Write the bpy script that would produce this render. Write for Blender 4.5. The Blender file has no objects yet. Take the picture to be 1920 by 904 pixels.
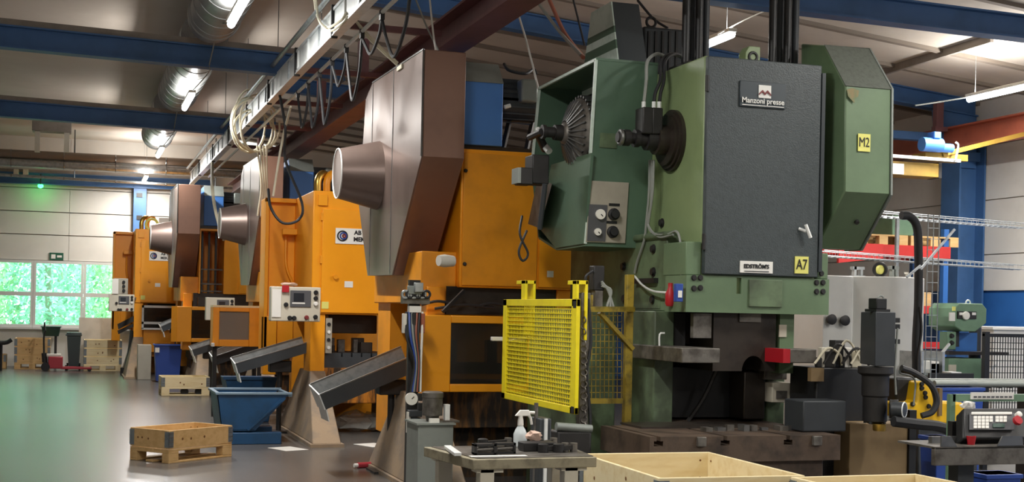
import bpy, bmesh, math, random
from mathutils import Vector, Matrix
random.seed(7)
SC = bpy.context.scene
COL = SC.collection
PI = math.pi
# ------------------------------------------------------------------ camera
F = 2500.0; CX, CY = 960.0, 582.0; RO = math.radians(1.2); YAW = math.atan(815/2500); H = 1.65
fw = Vector((math.sin(YAW), math.cos(YAW), 0)); RT = Vector((math.cos(YAW), -math.sin(YAW), 0)); UP = Vector((0, 0, 1))
rr = RT*math.cos(RO)+UP*math.sin(RO); uu = UP*math.cos(RO)-RT*math.sin(RO)
cam = bpy.data.cameras.new('camera'); co = bpy.data.objects.new('camera', cam); COL.objects.link(co)
cam.sensor_fit = 'HORIZONTAL'; cam.sensor_width = 36; cam.lens = 36*F/1920; cam.shift_y = (CY-452)/1920
cam.clip_end = 300
m4 = Matrix((rr, uu, -fw)).transposed().to_4x4(); m4.translation = (0, 0, H); co.matrix_world = m4
SC.camera = co
# ------------------------------------------------------------------ world, exposure
W = bpy.data.worlds.new('world'); SC.world = W; W.use_nodes = True
bg = W.node_tree.nodes['Background']; bg.inputs['Color'].default_value = (0.80, 0.93, 1.0, 1); bg.inputs['Strength'].default_value = 6.5
vs = SC.view_settings; vs.view_transform = 'Standard'; vs.look = 'None'; vs.gamma = 1; vs.use_curve_mapping = False; vs.exposure = 0.3
LAMP_W = 130.0        # watts of one ceiling tube luminaire (used by its builder)
def P(u, v, X=None, Y=None, Z=None):
    "a pixel of the photograph to the point where its ray meets a plane of the hall"
    q = fw+rr*((u-CX)/F)+uu*((CY-v)/F)
    t = X/q.x if X is not None else Y/q.y if Y is not None else (Z-H)/q.z
    return Vector((t*q.x, t*q.y, H+t*q.z))
def fr(u0, v0, u1, v1, Y):
    um, vm = (u0+u1)/2, (v0+v1)/2
    return P(u0, vm, Y=Y).x, P(u1, vm, Y=Y).x, P(um, v1, Y=Y).z, P(um, v0, Y=Y).z
# ------------------------------------------------------------------ materials
def lin(h):
    c = [int(h[i:i+2], 16)/255 for i in (0, 2, 4)]
    return tuple(x/12.92 if x <= .04045 else ((x+.055)/1.055)**2.4 for x in c)+(1,)
MATS = {}
def mat(name, col, rough=.5, metal=0., col2=None, scale=6., amt=.5, bump=0., bscale=60., stretch=None, spec=.5, lo=.45, hi=.65, detail=4):
    m = bpy.data.materials.new(name); m.use_nodes = True; nt = m.node_tree; b = nt.nodes['Principled BSDF']
    b.inputs['Base Color'].default_value = lin(col); b.inputs['Roughness'].default_value = rough; b.inputs['Metallic'].default_value = metal
    b.inputs['Specular IOR Level'].default_value = spec
    if col2 or bump:
        tc = nt.nodes.new('ShaderNodeTexCoord'); mp = nt.nodes.new('ShaderNodeMapping'); nt.links.new(tc.outputs['Object'], mp.inputs['Vector'])
        if stretch: mp.inputs['Scale'].default_value = stretch
    if col2:
        n = nt.nodes.new('ShaderNodeTexNoise'); n.inputs['Scale'].default_value = scale; n.inputs['Detail'].default_value = detail; n.inputs['Roughness'].default_value = .6
        nt.links.new(mp.outputs['Vector'], n.inputs['Vector'])
        r = nt.nodes.new('ShaderNodeMapRange'); r.inputs['From Min'].default_value = lo; r.inputs['From Max'].default_value = hi; r.inputs['To Max'].default_value = amt
        nt.links.new(n.outputs['Fac'], r.inputs['Value'])
        x = nt.nodes.new('ShaderNodeMix'); x.data_type = 'RGBA'; x.inputs['A'].default_value = lin(col); x.inputs['B'].default_value = lin(col2)
        nt.links.new(r.outputs['Result'], x.inputs['Factor']); nt.links.new(x.outputs['Result'], b.inputs['Base Color'])
    if bump:
        n2 = nt.nodes.new('ShaderNodeTexNoise'); n2.inputs['Scale'].default_value = bscale; n2.inputs['Detail'].default_value = 2
        nt.links.new(mp.outputs['Vector'], n2.inputs['Vector'])
        bp = nt.nodes.new('ShaderNodeBump'); bp.inputs['Strength'].default_value = bump; bp.inputs['Distance'].default_value = .01
        nt.links.new(n2.outputs['Fac'], bp.inputs['Height']); nt.links.new(bp.outputs['Normal'], b.inputs['Normal'])
    MATS[name] = m
    return m
def emis(name, col, s):
    m = mat(name, col, .5); b = m.node_tree.nodes['Principled BSDF']
    b.inputs['Emission Color'].default_value = lin(col); b.inputs['Emission Strength'].default_value = s
    return m
mat('floor', '6c6966', .27, 0, '484644', .55, .8, .12, 1.6, (1, .35, 1), lo=.35, hi=.7)
mat('ceiling', 'c9bfb4', .8, 0, 'b9aea3', .7, .5)
mat('roof', 'c8beb2', .8, 0, 'b4aa9f', 1.2, .5)
mat('wallpanel', 'dcd9d2', .6, 0, 'cbc8c0', 1.0, .5)
mat('wallwhite', 'e4e2dc', .6, 0, 'd2cfc8', 1.5, .5)
mat('blue', '41699c', .5, 0, '34587f', 2., .6)
mat('bluewall', '2f6bb5', .5, 0, '27589a', 2., .5)
mat('roofrib', '84796e', .8)
mat('dusty', '5b6058', .7, 0, '4c5049', 30, .7, .2, 90)
mat('flange', '8f867d', .7, 0, '746c64', 3., .6)
mat('maroon', '7e5456', .5, 0, '684649', 3., .6)
mat('maroonred', 'b8664e', .5, 0, '9c5644', 3., .6)
mat('orange', 'f7a218', .38, 0, 'e28f0e', 1.6, .5, .06, 14., lo=.4, hi=.75)
mat('orangedirt', 'ee9a16', .45, 0, 'b4761c', 1.8, .6, .06, 20., lo=.45, hi=.75)
mat('rustorange', 'c47a1c', .7, 0, '33281c', 2.2, 1., .2, 30., (6, 6, 1.2), lo=.38, hi=.6)
mat('rustdark', '7a5426', .7, 0, '2c241b', 2.2, 1., .2, 30., (6, 6, 1.2), lo=.35, hi=.55)
mat('footpaint', 'a08a70', .75, 0, '87796a', 3.5, .9, .2, 30., lo=.4, hi=.6)
mat('brown', '8c6a5a', .36, .25, '7a5c4f', 1.5, .6)
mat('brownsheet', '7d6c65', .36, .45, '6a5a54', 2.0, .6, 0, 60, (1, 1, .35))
mat('green', '84966a', .42, 0, '74865f', 2.5, .6, .05, 20)
mat('greenhood', '55705c', .42, 0, '48604f', 2.0, .7, .05, 20)
mat('greenguard', '687f60', .42, 0, '5a6f54', 2.2, .6, .06, 24)
mat('greendirt', '6a7f60', .5, 0, '3e4636', 2.4, .85, .05, 20, lo=.4, hi=.6)
mat('door', '3f4749', .45, 0, '373e40', 30., .7, .25, 110.)
mat('doorside', '2d3438', .5)
mat('plate', '3b444a', .35)
mat('paleg', 'd3e2d8', .4, 0, 'b4c8bb', 9, .6)
mat('steel', '8c8d8c', .32, .85, '66676a', 6, .6)
mat('galv', 'b4b9bb', .42, .7, '90969a', 14, .7)
mat('alu', 'eaecea', .4, .1, 'cfd3d2', 10, .4)
mat('worn', '77736d', .5, .6, '4a4540', 8, .8, .2, 30)
mat('dark', '2b2a2a', .5, .2, '1d1c1c', 6, .6)
mat('black', '1a1b1d', .45)
mat('rubber', '202124', .7)
mat('oily', '3a332d', .4, .3, '231f1c', 4, .8, .1, 20)
mat('bed', '5b4c40', .55, .2, '2f2823', 4, .8, .15, 25)
mat('rustpanel', '7f6a4a', .7, 0, '6b563b', 3, .7)
mat('pine', 'd9b47c', .6, 0, 'c39a5e', 2.2, .6, .05, 40, (1.5, 8, 8))
mat('pinepale', 'ecdcb2', .6, 0, 'dcc48e', 2.2, .6, .05, 40, (1.5, 8, 8))
mat('pinein', 'd6ab62', .6, 0, 'b98a45', 5., .8, .05, 40, (1.2, 9, 9))
mat('knot', '7c5228', .7)
mat('hinge', '8a949a', .45, .6, '6d767c', 20, .6)
mat('bluebin', '15466f', .45, 0, '103550', 3, .7, .05, 20)
mat('binrim', '7d94a6', .45, .3)
mat('plasticblue', '2a4a9c', .45)
mat('greenbin', '23443a', .5)
mat('darkbin', '3f4b4c', .55)
mat('redtruck', 'a8323e', .4)
mat('red', 'c8302e', .45, 0, 'b02826', 2, .5)
mat('redcup', 'b01c28', .4)
mat('yellow', 'f4e21c', .45, 0, 'e0c814', 6, .5)
mat('yellowold', 'a08a2a', .55, 0, '5c5226', 9, .9, .1, 30)
mat('rustgreen', '8a7c58', .7, 0, '6f7f5c', 25, .8)
mat('duct', 'a2a4a4', .45, .6, '8c8e90', 10, .6)
mat('tablebeige', '9a927a', .6, 0, '5a5444', 7, .9, .1, 30)
mat('robot', 'f0be14', .45, 0, 'd8a810', 3, .6)
mat('beige', 'cfc9b8', .5, 0, 'bdb7a6', 4, .4)
mat('beigegrey', 'a8a294', .5, 0, '948e82', 4, .5)
mat('ply', 'c4beb2', .7, 0, 'aaa498', 2.5, .6)
mat('paper', 'eceae4', .7)
mat('label', 'f0efe9', .5)
mat('sticker', 'e6e27a', .5)
mat('ink', '16171a', .5)
mat('inkred', '7a2a2c', .5)
mat('screen', '232a33', .2)
mat('panelgrey', '55565a', .4)
mat('bottle', 'cfd8da', .2, spec=.6)
mat('cable', 'd2cbb4', .6)
mat('cabledk', '26272a', .6)
mat('cablegrey', '8f938e', .55)
mat('hose', 'a05a44', .55)
mat('tank', 'cdcdc9', .5, 0, 'bebebb', 2, .5)
mat('motorblue', '4a82cf', .45)
mat('motordk', '3c4044', .5, .2, '2d3034', 8, .5)
mat('greymetal', '8e948f', .5, .3, '7a807c', 4, .5)
mat('servo', '3a3e42', .5, .2, '303438', 4, .5)
mat('brass', 'c9a552', .3, .9)
mat('window_frame', 'd7d9d6', .5)
mat('drillgreen', '6f8f74', .45, 0, '5e7c64', 5, .5)
mat('signgreen', '1d5a44', .5)
mat('leafpale', 'b9dfae', .7, 0, '8cc493', 3, .8)
mat('leafblue', 'b6e2d0', .7, 0, '8cc8b0', 3, .8)
mat('bark', 'a9b09c', .8)
mat('grass', '7aa860', .9, 0, '5c8a48', 2, .6)
mat('gauge', 'eceae2', .3)
mat('hoist', 'a08034', .5, 0, '7d6428', 4, .7)
mat('dirtwhite', 'dcd8ce', .6)
mat('rag', 'd8b9a8', .8)
emis('tube_glow', 'f4fbff', 14.)
emis('green_glow', '30ff60', 8.)
g = bpy.data.materials.new('glass'); g.use_nodes = True; nt = g.node_tree; nt.nodes.clear()
o_ = nt.nodes.new('ShaderNodeOutputMaterial'); t_ = nt.nodes.new('ShaderNodeBsdfTransparent'); gl = nt.nodes.new('ShaderNodeBsdfGlossy'); mx = nt.nodes.new('ShaderNodeMixShader'); fz = nt.nodes.new('ShaderNodeFresnel')
gl.inputs['Roughness'].default_value = .05; t_.inputs['Color'].default_value = (.93, .99, .97, 1); fz.inputs['IOR'].default_value = 1.3
nt.links.new(fz.outputs[0], mx.inputs[0]); nt.links.new(t_.outputs[0], mx.inputs[1]); nt.links.new(gl.outputs[0], mx.inputs[2]); nt.links.new(mx.outputs[0], o_.inputs[0]); MATS['glass'] = g
def film(name, col, fac, rough=.12):
    g = bpy.data.materials.new(name); g.use_nodes = True; nt = g.node_tree; b = nt.nodes['Principled BSDF']; o = nt.nodes['Material Output']
    b.inputs['Base Color'].default_value = lin(col); b.inputs['Roughness'].default_value = rough
    t = nt.nodes.new('ShaderNodeBsdfTransparent'); x = nt.nodes.new('ShaderNodeMixShader'); x.inputs[0].default_value = fac
    nt.links.new(t.outputs[0], x.inputs[1]); nt.links.new(b.outputs[0], x.inputs[2]); nt.links.new(x.outputs[0], o.inputs[0]); MATS[name] = g
film('darkpane', '24211e', .72)
film('hazepane', '8d8880', .6, .25)
film('clearplastic', 'd8dcd8', .35)
# ------------------------------------------------------------------ mesh helpers
class MB:
    def __init__(s): s.v = []; s.f = []
    def add(s, vs, fs):
        b = len(s.v); s.v += [Vector(p) for p in vs]; s.f += [tuple(b+i for i in f) for f in fs]; return s
    def box(s, x0, x1, y0, y1, z0, z1):
        x0, x1 = sorted((x0, x1)); y0, y1 = sorted((y0, y1)); z0, z1 = sorted((z0, z1))
        return s.add([(x, y, z) for z in (z0, z1) for y in (y0, y1) for x in (x0, x1)],
                     [(0, 2, 3, 1), (4, 5, 7, 6), (0, 1, 5, 4), (2, 6, 7, 3), (0, 4, 6, 2), (1, 3, 7, 5)])
    def fbox(s, u0, v0, u1, v1, Y, dep):
        x0, x1, z0, z1 = fr(u0, v0, u1, v1, Y); return s.box(x0, x1, Y, Y+dep, z0, z1)
    def prism(s, pts, d):
        n = len(pts); d = Vector(d); a = [Vector(p) for p in pts]
        return s.add(a+[p+d for p in a], [tuple(range(n))[::-1], tuple(range(n, 2*n))]+[(i, (i+1) % n, n+(i+1) % n, n+i) for i in range(n)])
    def px(s, yz, x0, x1): return s.prism([(x0, y, z) for y, z in yz], (x1-x0, 0, 0))
    def py(s, xz, y0, y1): return s.prism([(x, y0, z) for x, z in xz], (0, y1-y0, 0))
    def pz(s, xy, z0, z1): return s.prism([(x, y, z0) for x, y in xy], (0, 0, z1-z0))
    def hexa(s, lo, hi):  # two quads, same winding
        return s.add(list(lo)+list(hi), [(3, 2, 1, 0), (4, 5, 6, 7)]+[(i, (i+1) % 4, 4+(i+1) % 4, 4+i) for i in range(4)])
    def cyl(s, p0, p1, r0, r1=None, n=16):
        p0, p1 = Vector(p0), Vector(p1); r1 = r0 if r1 is None else r1
        d = (p1-p0).normalized(); a = d.orthogonal().normalized(); b = d.cross(a)
        vs = [p+(a*math.cos(2*PI*i/n)+b*math.sin(2*PI*i/n))*r for p, r in ((p0, r0), (p1, r1)) for i in range(n)]
        return s.add(vs, [(i, (i+1) % n, n+(i+1) % n, n+i) for i in range(n)]+[tuple(range(n))[::-1], tuple(range(n, 2*n))])
    def bar(s, p0, p1, w, h=None, up=(0, 0, 1)):
        p0, p1 = Vector(p0), Vector(p1); h = w if h is None else h
        d = (p1-p0).normalized(); a = d.cross(Vector(up))
        if a.length < 1e-4: a = d.orthogonal()
        a.normalize(); b = a.cross(d)
        q = [(-1, -1), (1, -1), (1, 1), (-1, 1)]
        return s.hexa([p0+a*(i*w/2)+b*(j*h/2) for i, j in q], [p1+a*(i*w/2)+b*(j*h/2) for i, j in q])
    def tube(s, pts, r, n=7, smooth=0):
        pts = [Vector(p) for p in pts]
        if smooth: pts = catmull(pts, smooth)
        t0 = (pts[1]-pts[0]).normalized(); a = t0.orthogonal().normalized(); vs = []
        for i, p in enumerate(pts):
            t = (pts[min(i+1, len(pts)-1)]-pts[max(i-1, 0)]).normalized(); a = (a-t*a.dot(t))
            a = a.normalized() if a.length > 1e-6 else t.orthogonal().normalized(); b = t.cross(a)
            vs += [p+(a*math.cos(2*PI*k/n)+b*math.sin(2*PI*k/n))*r for k in range(n)]
        fs = [(i*n+k, i*n+(k+1) % n, (i+1)*n+(k+1) % n, (i+1)*n+k) for i in range(len(pts)-1) for k in range(n)]
        m = (len(pts)-1)*n
        return s.add(vs, fs+[tuple(range(n))[::-1], tuple(range(m, m+n))])
    def torus(s, c, axis, R, r, n=20, k=8):
        c = Vector(c); d = Vector(axis).normalized(); a = d.orthogonal().normalized(); b = d.cross(a); vs = []
        for i in range(n):
            e = a*math.cos(2*PI*i/n)+b*math.sin(2*PI*i/n)
            vs += [c+e*(R+r*math.cos(2*PI*j/k))+d*(r*math.sin(2*PI*j/k)) for j in range(k)]
        return s.add(vs, [(i*k+j, ((i+1) % n)*k+j, ((i+1) % n)*k+(j+1) % k, i*k+(j+1) % k) for i in range(n) for j in range(k)])
    def lathe(s, c, axis, prof, n=20):
        "prof: list of (distance along axis, radius)"
        c = Vector(c); d = Vector(axis).normalized(); a = d.orthogonal().normalized(); b = d.cross(a); vs = []
        for h, r in prof: vs += [c+d*h+(a*math.cos(2*PI*i/n)+b*math.sin(2*PI*i/n))*max(r, 1e-4) for i in range(n)]
        m = (len(prof)-1)*n
        return s.add(vs, [(j*n+i, j*n+(i+1) % n, (j+1)*n+(i+1) % n, (j+1)*n+i) for j in range(len(prof)-1) for i in range(n)]+[tuple(range(n))[::-1], tuple(range(m, m+n))])
    def blob(s, c, r, seed=0, amp=.25, n=8):
        rnd = random.Random(seed); bm = bmesh.new(); bmesh.ops.create_icosphere(bm, subdivisions=2, radius=1)
        vs = [Vector(c)+Vector((v.co.x*r[0], v.co.y*r[1], v.co.z*r[2]))*(1+rnd.uniform(-amp, amp)) for v in bm.verts]
        fs = [tuple(v.index for v in f.verts) for f in bm.faces]; bm.free(); return s.add(vs, fs)
    def rot(s, ang, c):
        R = Matrix.Rotation(ang, 3, 'Z'); c = Vector(c); s.v = [c+R@(p-c) for p in s.v]; return s
    def build(s, name, m, parent=None, bevel=0., smooth=True, label=None):
        if parent is None:
            xs = [p.x for p in s.v]; ys = [p.y for p in s.v]; zs = [p.z for p in s.v]
            org = Vector(((min(xs)+max(xs))/2, (min(ys)+max(ys))/2, min(zs)))
        else: org = wloc(parent)
        me = bpy.data.meshes.new(name); me.from_pydata([p-org for p in s.v], [], s.f); me.update()
        bm = bmesh.new(); bm.from_mesh(me); bmesh.ops.recalc_face_normals(bm, faces=bm.faces); bm.to_mesh(me); bm.free()
        if smooth:
            me.polygons.foreach_set('use_smooth', [True]*len(me.polygons)); me.set_sharp_from_angle(angle=math.radians(38))
        me.materials.append(MATS[m])
        o = bpy.data.objects.new(name, me); COL.objects.link(o)
        if parent is None: o.location = org
        else: o.parent = parent
        if bevel:
            b = o.modifiers.new('bevel', 'BEVEL'); b.width = bevel; b.segments = 2; b.limit_method = 'ANGLE'; b.angle_limit = math.radians(50)
        if label: o['label'] = label
        return o
def wloc(o):
    l = Vector((0, 0, 0))
    while o: l += o.location; o = o.parent
    return l
def catmull(p, k):
    out = []; q = [p[0]*2-p[1]]+p+[p[-1]*2-p[-2]]
    for i in range(1, len(q)-2):
        for j in range(k):
            t = j/k; a, b, c, d = q[i-1:i+3]
            out.append(.5*((2*b)+(c-a)*t+(2*a-5*b+4*c-d)*t*t+(3*b-a-3*c+d)*t**3))
    return out+[p[-1]]
def thing(name, label, cat, loc, group=None):
    o = bpy.data.objects.new(name, None); COL.objects.link(o); o.location = loc; o.empty_display_size = .1
    return tag(o, label, cat, group)
def tag(o, label, cat, group=None):
    o['label'] = label; o['category'] = cat
    if group: o['group'] = group
    return o
def struct(o, label=None):
    o['kind'] = 'structure'
    if label: o['label'] = label
    return o
def copy_tree(o, parent=None):
    c = o.copy(); COL.objects.link(c); c.parent = parent
    for ch in list(o.children): copy_tree(ch, c)
    return c
def text(s, size, face='-Y', loc=(0, 0, 0), m='ink', parent=None, name='lettering', bold=.0, sx=1., depth=.0015):
    cu = bpy.data.curves.new('t', 'FONT'); cu.body = s; cu.size = size; cu.align_x = 'CENTER'; cu.align_y = 'CENTER'; cu.extrude = depth; cu.offset = bold; cu.resolution_u = 3
    t = bpy.data.objects.new('t', cu); COL.objects.link(t); dg = bpy.context.evaluated_depsgraph_get(); dg.update()
    me = bpy.data.meshes.new_from_object(t.evaluated_get(dg)); bpy.data.objects.remove(t); me.name = name
    R = Matrix.Rotation(PI/2, 4, 'X') if face == '-Y' else Matrix.Rotation(-PI/2, 4, 'Z')@Matrix.Rotation(PI/2, 4, 'X')
    me.transform(R@Matrix.Diagonal((sx, 1, 1, 1))); org = wloc(parent) if parent else Vector((0, 0, 0))
    me.transform(Matrix.Translation(Vector(loc)-org)); me.materials.clear(); me.materials.append(MATS[m])
    o = bpy.data.objects.new(name, me); COL.objects.link(o); o.parent = parent
    return o
# ================================================================== THE SETTING
XL, XR, YB, YN = -7.0, 13.3, 35.5, -5.0
struct(MB().box(XL-.3, XR+.3, YN-.3, YB+.3, -.12, 0).build('floor', 'floor', smooth=False), 'grey polished concrete floor')
# back wall: plinth below the windows, panels above, all around one row of windows
zs, zt = P(30, 613, Y=YB).z, P(30, 487, Y=YB).z
wb = struct(MB().box(XL, XR+.06, YB+.12, YB+.3, zt, 6.6).build('wall_back', 'wallpanel', smooth=False), 'pale panel clad end wall of the hall')
MB().box(XL, XR+.06, YB+.02, YB+.3, 0, zs).build('plinth', 'wallwhite', wb, smooth=False)
xw1 = P(250, 560, Y=YB).x; xw0 = P(-130, 560, Y=YB).x
MB().box(xw1, XR+.06, YB+.1, YB+.3, zs, zt).build('infill', 'wallpanel', wb, smooth=False)
MB().box(XL, xw0, YB+.1, YB+.3, zs, zt).build('infill', 'wallpanel', wb, smooth=False)
zj = [zt]+[P(100, v, Y=YB).z for v in (441, 398, 354, 300, 250)]
for a, b in zip(zj, zj[1:]):
    for i in range(3):
        x0 = XL+i*(XR-XL)/3; MB().box(x0+.004, x0+(XR-XL)/3-.004, YB, YB+.12, a+.012, b-.012).build('panel', 'wallpanel', wb, smooth=False)
us = [-130, -33, 62, 156, 250]
for k in range(4):
    x0, x1 = P(us[k], 560, Y=YB).x, P(us[k+1], 560, Y=YB).x
    x0 += .002; x1 -= .002; f = MB(); zm = P(100, 552, Y=YB).z
    for a, b, c, d in ((x0, x0+.06, zs, zt), (x1-.06, x1, zs, zt), (x0+.06, x1-.06, zs, zs+.07), (x0+.06, x1-.06, zt-.07, zt), (x0+.06, x1-.06, zm-.05, zm+.05)): f.box(a, b, YB-.03, YB+.12, c, d)
    w = struct(f.build('window_%d' % (k+1), 'window_frame', smooth=False), 'white framed window with an upper and a lower pane')
    for c, d in ((zs+.07, zm-.05), (zm+.05, zt-.07)): MB().box(x0+.06, x1-.06, YB+.05, YB+.058, c, d).build('pane', 'glass', w, smooth=False)
    MB().box(x0, x1, YB-.14, YB+.02, zs-.05, zs).build('window_sill', 'window_frame', w, smooth=False)
# right hand wall, blue dado below
wr = struct(MB().box(XR+.06, XR+.3, YN-.3, YB+.3, 0, 6.6).build('wall_right', 'wallwhite', smooth=False), 'white right hand wall with blue dado')
MB().box(XR+.03, XR+.06, YN, YB, 0, 2.1).build('dado', 'bluewall', wr, smooth=False)
for k, (a, b) in enumerate(((2.1, 2.66), (2.66, 3.5), (3.5, 4.35), (4.35, 5.2))):
    for j in range(8):
        y0 = YN+j*5.06; MB().box(XR, XR+.06, y0+.006, y0+5.05, a+.008, b-.008).build('panel', 'wallwhite', wr, smooth=False)
struct(MB().box(XL-.3, XL, YN, YB, 0, 6.6).build('wall_left', 'wallwhite', smooth=False), 'plain white wall across the aisle')
struct(MB().box(XL, XR, YN-.3, YN, 0, 6.6).build('wall_front', 'wallwhite', smooth=False), 'plain white end wall')
# ceilings: flat over the aisle, sloping corrugated roof over the right bay
XS = 3.3
struct(MB().box(XL, XS, YN, YB, 5.75, 5.85).build('ceiling', 'ceiling', smooth=False), 'flat beige ceiling over the aisle')
zr = lambda x: 6.02-.098*(x-3.3)
rf = MB(); rf.hexa([(XS, YN, zr(XS)), (XR, YN, zr(XR)), (XR, YB, zr(XR)), (XS, YB, zr(XS))], [(XS, YN, zr(XS)+.1), (XR, YN, zr(XR)+.1), (XR, YB, zr(XR)+.1), (XS, YB, zr(XS)+.1)])
rs = struct(rf.build('ceiling', 'roof', smooth=False), 'sloping beige sheet roof over the press bay')
for k in range(26):
    y = 6+k*1.15
    MB().hexa([(XS, y, zr(XS)-.05), (XR, y, zr(XR)-.05), (XR, y+.09, zr(XR)-.05), (XS, y+.09, zr(XS)-.05)], [(XS, y, zr(XS)), (XR, y, zr(XR)), (XR, y+.09, zr(XR)), (XS, y+.09, zr(XS))]).build('rib', 'roofrib', rs, smooth=False)
struct(MB().box(XS-.02, XS, YN, YB, 5.7, 6.2).build('trim_1', 'ceiling', smooth=False), 'beige fascia where the two ceilings meet')
# roof beams over the aisle
def aisle_beam(v0, v1, y, label, x0=XL, x1=3.3):
    "I-beam along X whose underside passes through pixels (0,v0) and (480,v1)"
    a, b = P(0, v0, Y=y), P(480, v1, Y=y); sl = (b.z-a.z)/(b.x-a.x); zz = lambda x: a.z+sl*(x-a.x)
    t = thing('roof_beam', label, 'beam', (0, y, zz(0)))
    def slab(dz0, dz1, y0, y1, n, m):
        MB().hexa([(x0, y0, zz(x0)+dz0), (x1, y0, zz(x1)+dz0), (x1, y1, zz(x1)+dz0), (x0, y1, zz(x0)+dz0)], [(x0, y0, zz(x0)+dz1), (x1, y0, zz(x1)+dz1), (x1, y1, zz(x1)+dz1), (x0, y1, zz(x0)+dz1)]).build(n, m, t, smooth=False)
    slab(0, .018, y-.1, y+.1, 'flange', 'blue'); slab(.018, .26, y-.02, y+.02, 'web', 'blue'); slab(.26, .28, y-.1, y+.1, 'flange', 'blue'); slab(.28, .36, y-.06, y+.1, 'packing_strip', 'flange')
    return zz
zA = aisle_beam(90, 137, 17.5, 'blue roof beam over the aisle, the one nearest the big brown guard')
zB = aisle_beam(219, 257, 24.0, 'blue roof beam over the aisle above the dark grey press guards')
aisle_beam(343, 362, YB-.25, 'blue roof beam running along the end wall above the windows')
# rafter of the right bay
def rafter(y, pa, pb, x0, x1, h, label):
    a, b = P(*pa, Y=y), P(*pb, Y=y); sl = (b.z-a.z)/(b.x-a.x); zz = lambda x: a.z+sl*(x-a.x)
    t = thing('roof_rafter', label, 'beam', (x0, y, zz(x0)))
    def slab(d0, d1, w, n):
        MB().hexa([(x0, y-w, zz(x0)+d0), (x1, y-w, zz(x1)+d0), (x1, y+w, zz(x1)+d0), (x0, y+w, zz(x0)+d0)], [(x0, y-w, zz(x0)+d1), (x1, y-w, zz(x1)+d1), (x1, y+w, zz(x1)+d1), (x0, y+w, zz(x0)+d1)]).build(n, 'blue', t, smooth=False)
    slab(0, .02, .1, 'flange'); slab(.02, h-.02, .02, 'web'); slab(h-.02, h, .1, 'flange')
    return t, zz
rD, zD = rafter(17.5, (740, 15), (1762, 208), XS+.02, 13.2, .26, 'blue sloping rafter running into the blue wall column')
MB().py([(12.45, zD(12.45)), (13.2, zD(13.2)), (13.2, 4.0), (12.9, 4.0), (12.5, 4.5)], 17.45, 17.55).build('haunch', 'blue', rD, smooth=False)
MB().box(11.4, 12.55, 17.42, 17.58, 4.38, 4.5).build('tie', 'blue', rD, smooth=False)
rC, zC = rafter(12.2, (1496, 25), (1920, 76), XS+.02, 13.2, .26, 'blue sloping rafter above the green press')
rE, zE = rafter(24.0, (740, 200), (1500, 300), XS+.02, 13.2, .26, 'blue sloping rafter far behind the green press')
# blue columns
def column(x0, x1, y0, y1, h, label):
    t = thing('steel_column', label, 'column', ((x0+x1)/2, (y0+y1)/2, 0))
    MB().box(x0, x1, y0, y0+.03, 0, h).build('flange', 'blue', t, smooth=False); MB().box(x0, x1, y1-.03, y1, 0, h).build('flange', 'blue', t, smooth=False)
    MB().box((x0+x1)/2-.02, (x0+x1)/2+.02, y0+.03, y1-.03, 0, h).build('web', 'blue', t, smooth=False)
    return t
c1 = thing('steel_column', 'tall blue steel column against the white right hand wall', 'column', (13.1, 17.5, 0))
MB().box(12.8, 12.83, 17.3, 17.75, 0, 4.6).build('flange', 'blue', c1, smooth=False)
MB().box(13.25, 13.28, 17.3, 17.75, 0, 4.6).build('flange', 'blue', c1, smooth=False)
MB().box(12.83, 13.25, 17.5, 17.54, 0, 4.6).build('web', 'blue', c1, smooth=False)
x0, x1, _, _ = fr(250, 355, 274, 420, YB-.2)
c2 = column(x0, x1, YB-.3, YB-.02, P(260, 346, Y=YB).z, 'blue steel column standing against the panelled end wall')
for v in (366, 408): MB().fbox(256, v-4, 267, v+4, YB-.32, .02).build('bracket', 'dark', c2)
# diagonal roof brace in the right bay
a, b = P(1655, 135, Z=zr(9)-.25), P(1860, 72, Z=zr(8.4)-.3)
tag(MB().bar(a, b, .05, .10).build('roof_brace', 'flange'), 'grey diagonal wind brace under the sloping roof sheets', 'brace')
# ------------------------------------------------------------------ outdoors
struct(MB().box(-25, 30, YB+.3, 75, -.3, -.05).build('ground', 'grass', smooth=False), 'grass outside the windows')
def tree(x, y, h, m, label, seed, w=1.6):
    rnd = random.Random(seed); t = thing('tree', label, 'tree', (x, y, -.05), 'trees seen through the windows')
    MB().tube([(x, y, -.05), (x+rnd.uniform(-.2, .2), y, h*.5), (x+rnd.uniform(-.4, .4), y, h*.9)], .09, 7, 3).build('trunk', 'bark', t)
    lf = MB()
    for k in range(3600):
        a = rnd.uniform(0, 2*PI); z = rnd.uniform(.05, 1)*h; rad = w*math.sqrt(rnd.random())*(1.1-.5*abs(z/h-.45))
        c = Vector((x+rad*math.cos(a), y+rad*math.sin(a), z)); s = rnd.uniform(.05, .13)
        d1 = Vector((rnd.gauss(0, 1), rnd.gauss(0, 1), rnd.gauss(0, 1))).normalized()*s; d2 = d1.orthogonal().normalized()*s*.5
        lf.add([c-d1, c+d2, c+d1, c-d2], [(0, 1, 2, 3)])
    o = lf.build('foliage', m, t, smooth=False); o['kind'] = 'stuff'
k = 0
for y, n, x0, dx in ((39.5, 4, -4.6, 2.1), (43.5, 4, -5.6, 2.5), (48, 5, -6.8, 2.7)):
    for i in range(n):
        tree(x0+i*dx+random.uniform(-.3, .3), y+random.uniform(-.6, .6), 5.2+random.random()*1.6+(y-39)*.12, 'leafpale' if i % 2 else 'leafblue',
             ('leafy pale green tree outside the windows', 'bluish green leafy tree outside the windows')[(i+1) % 2], 100+k, 1.25+(y-39)*.06); k += 1
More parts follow.
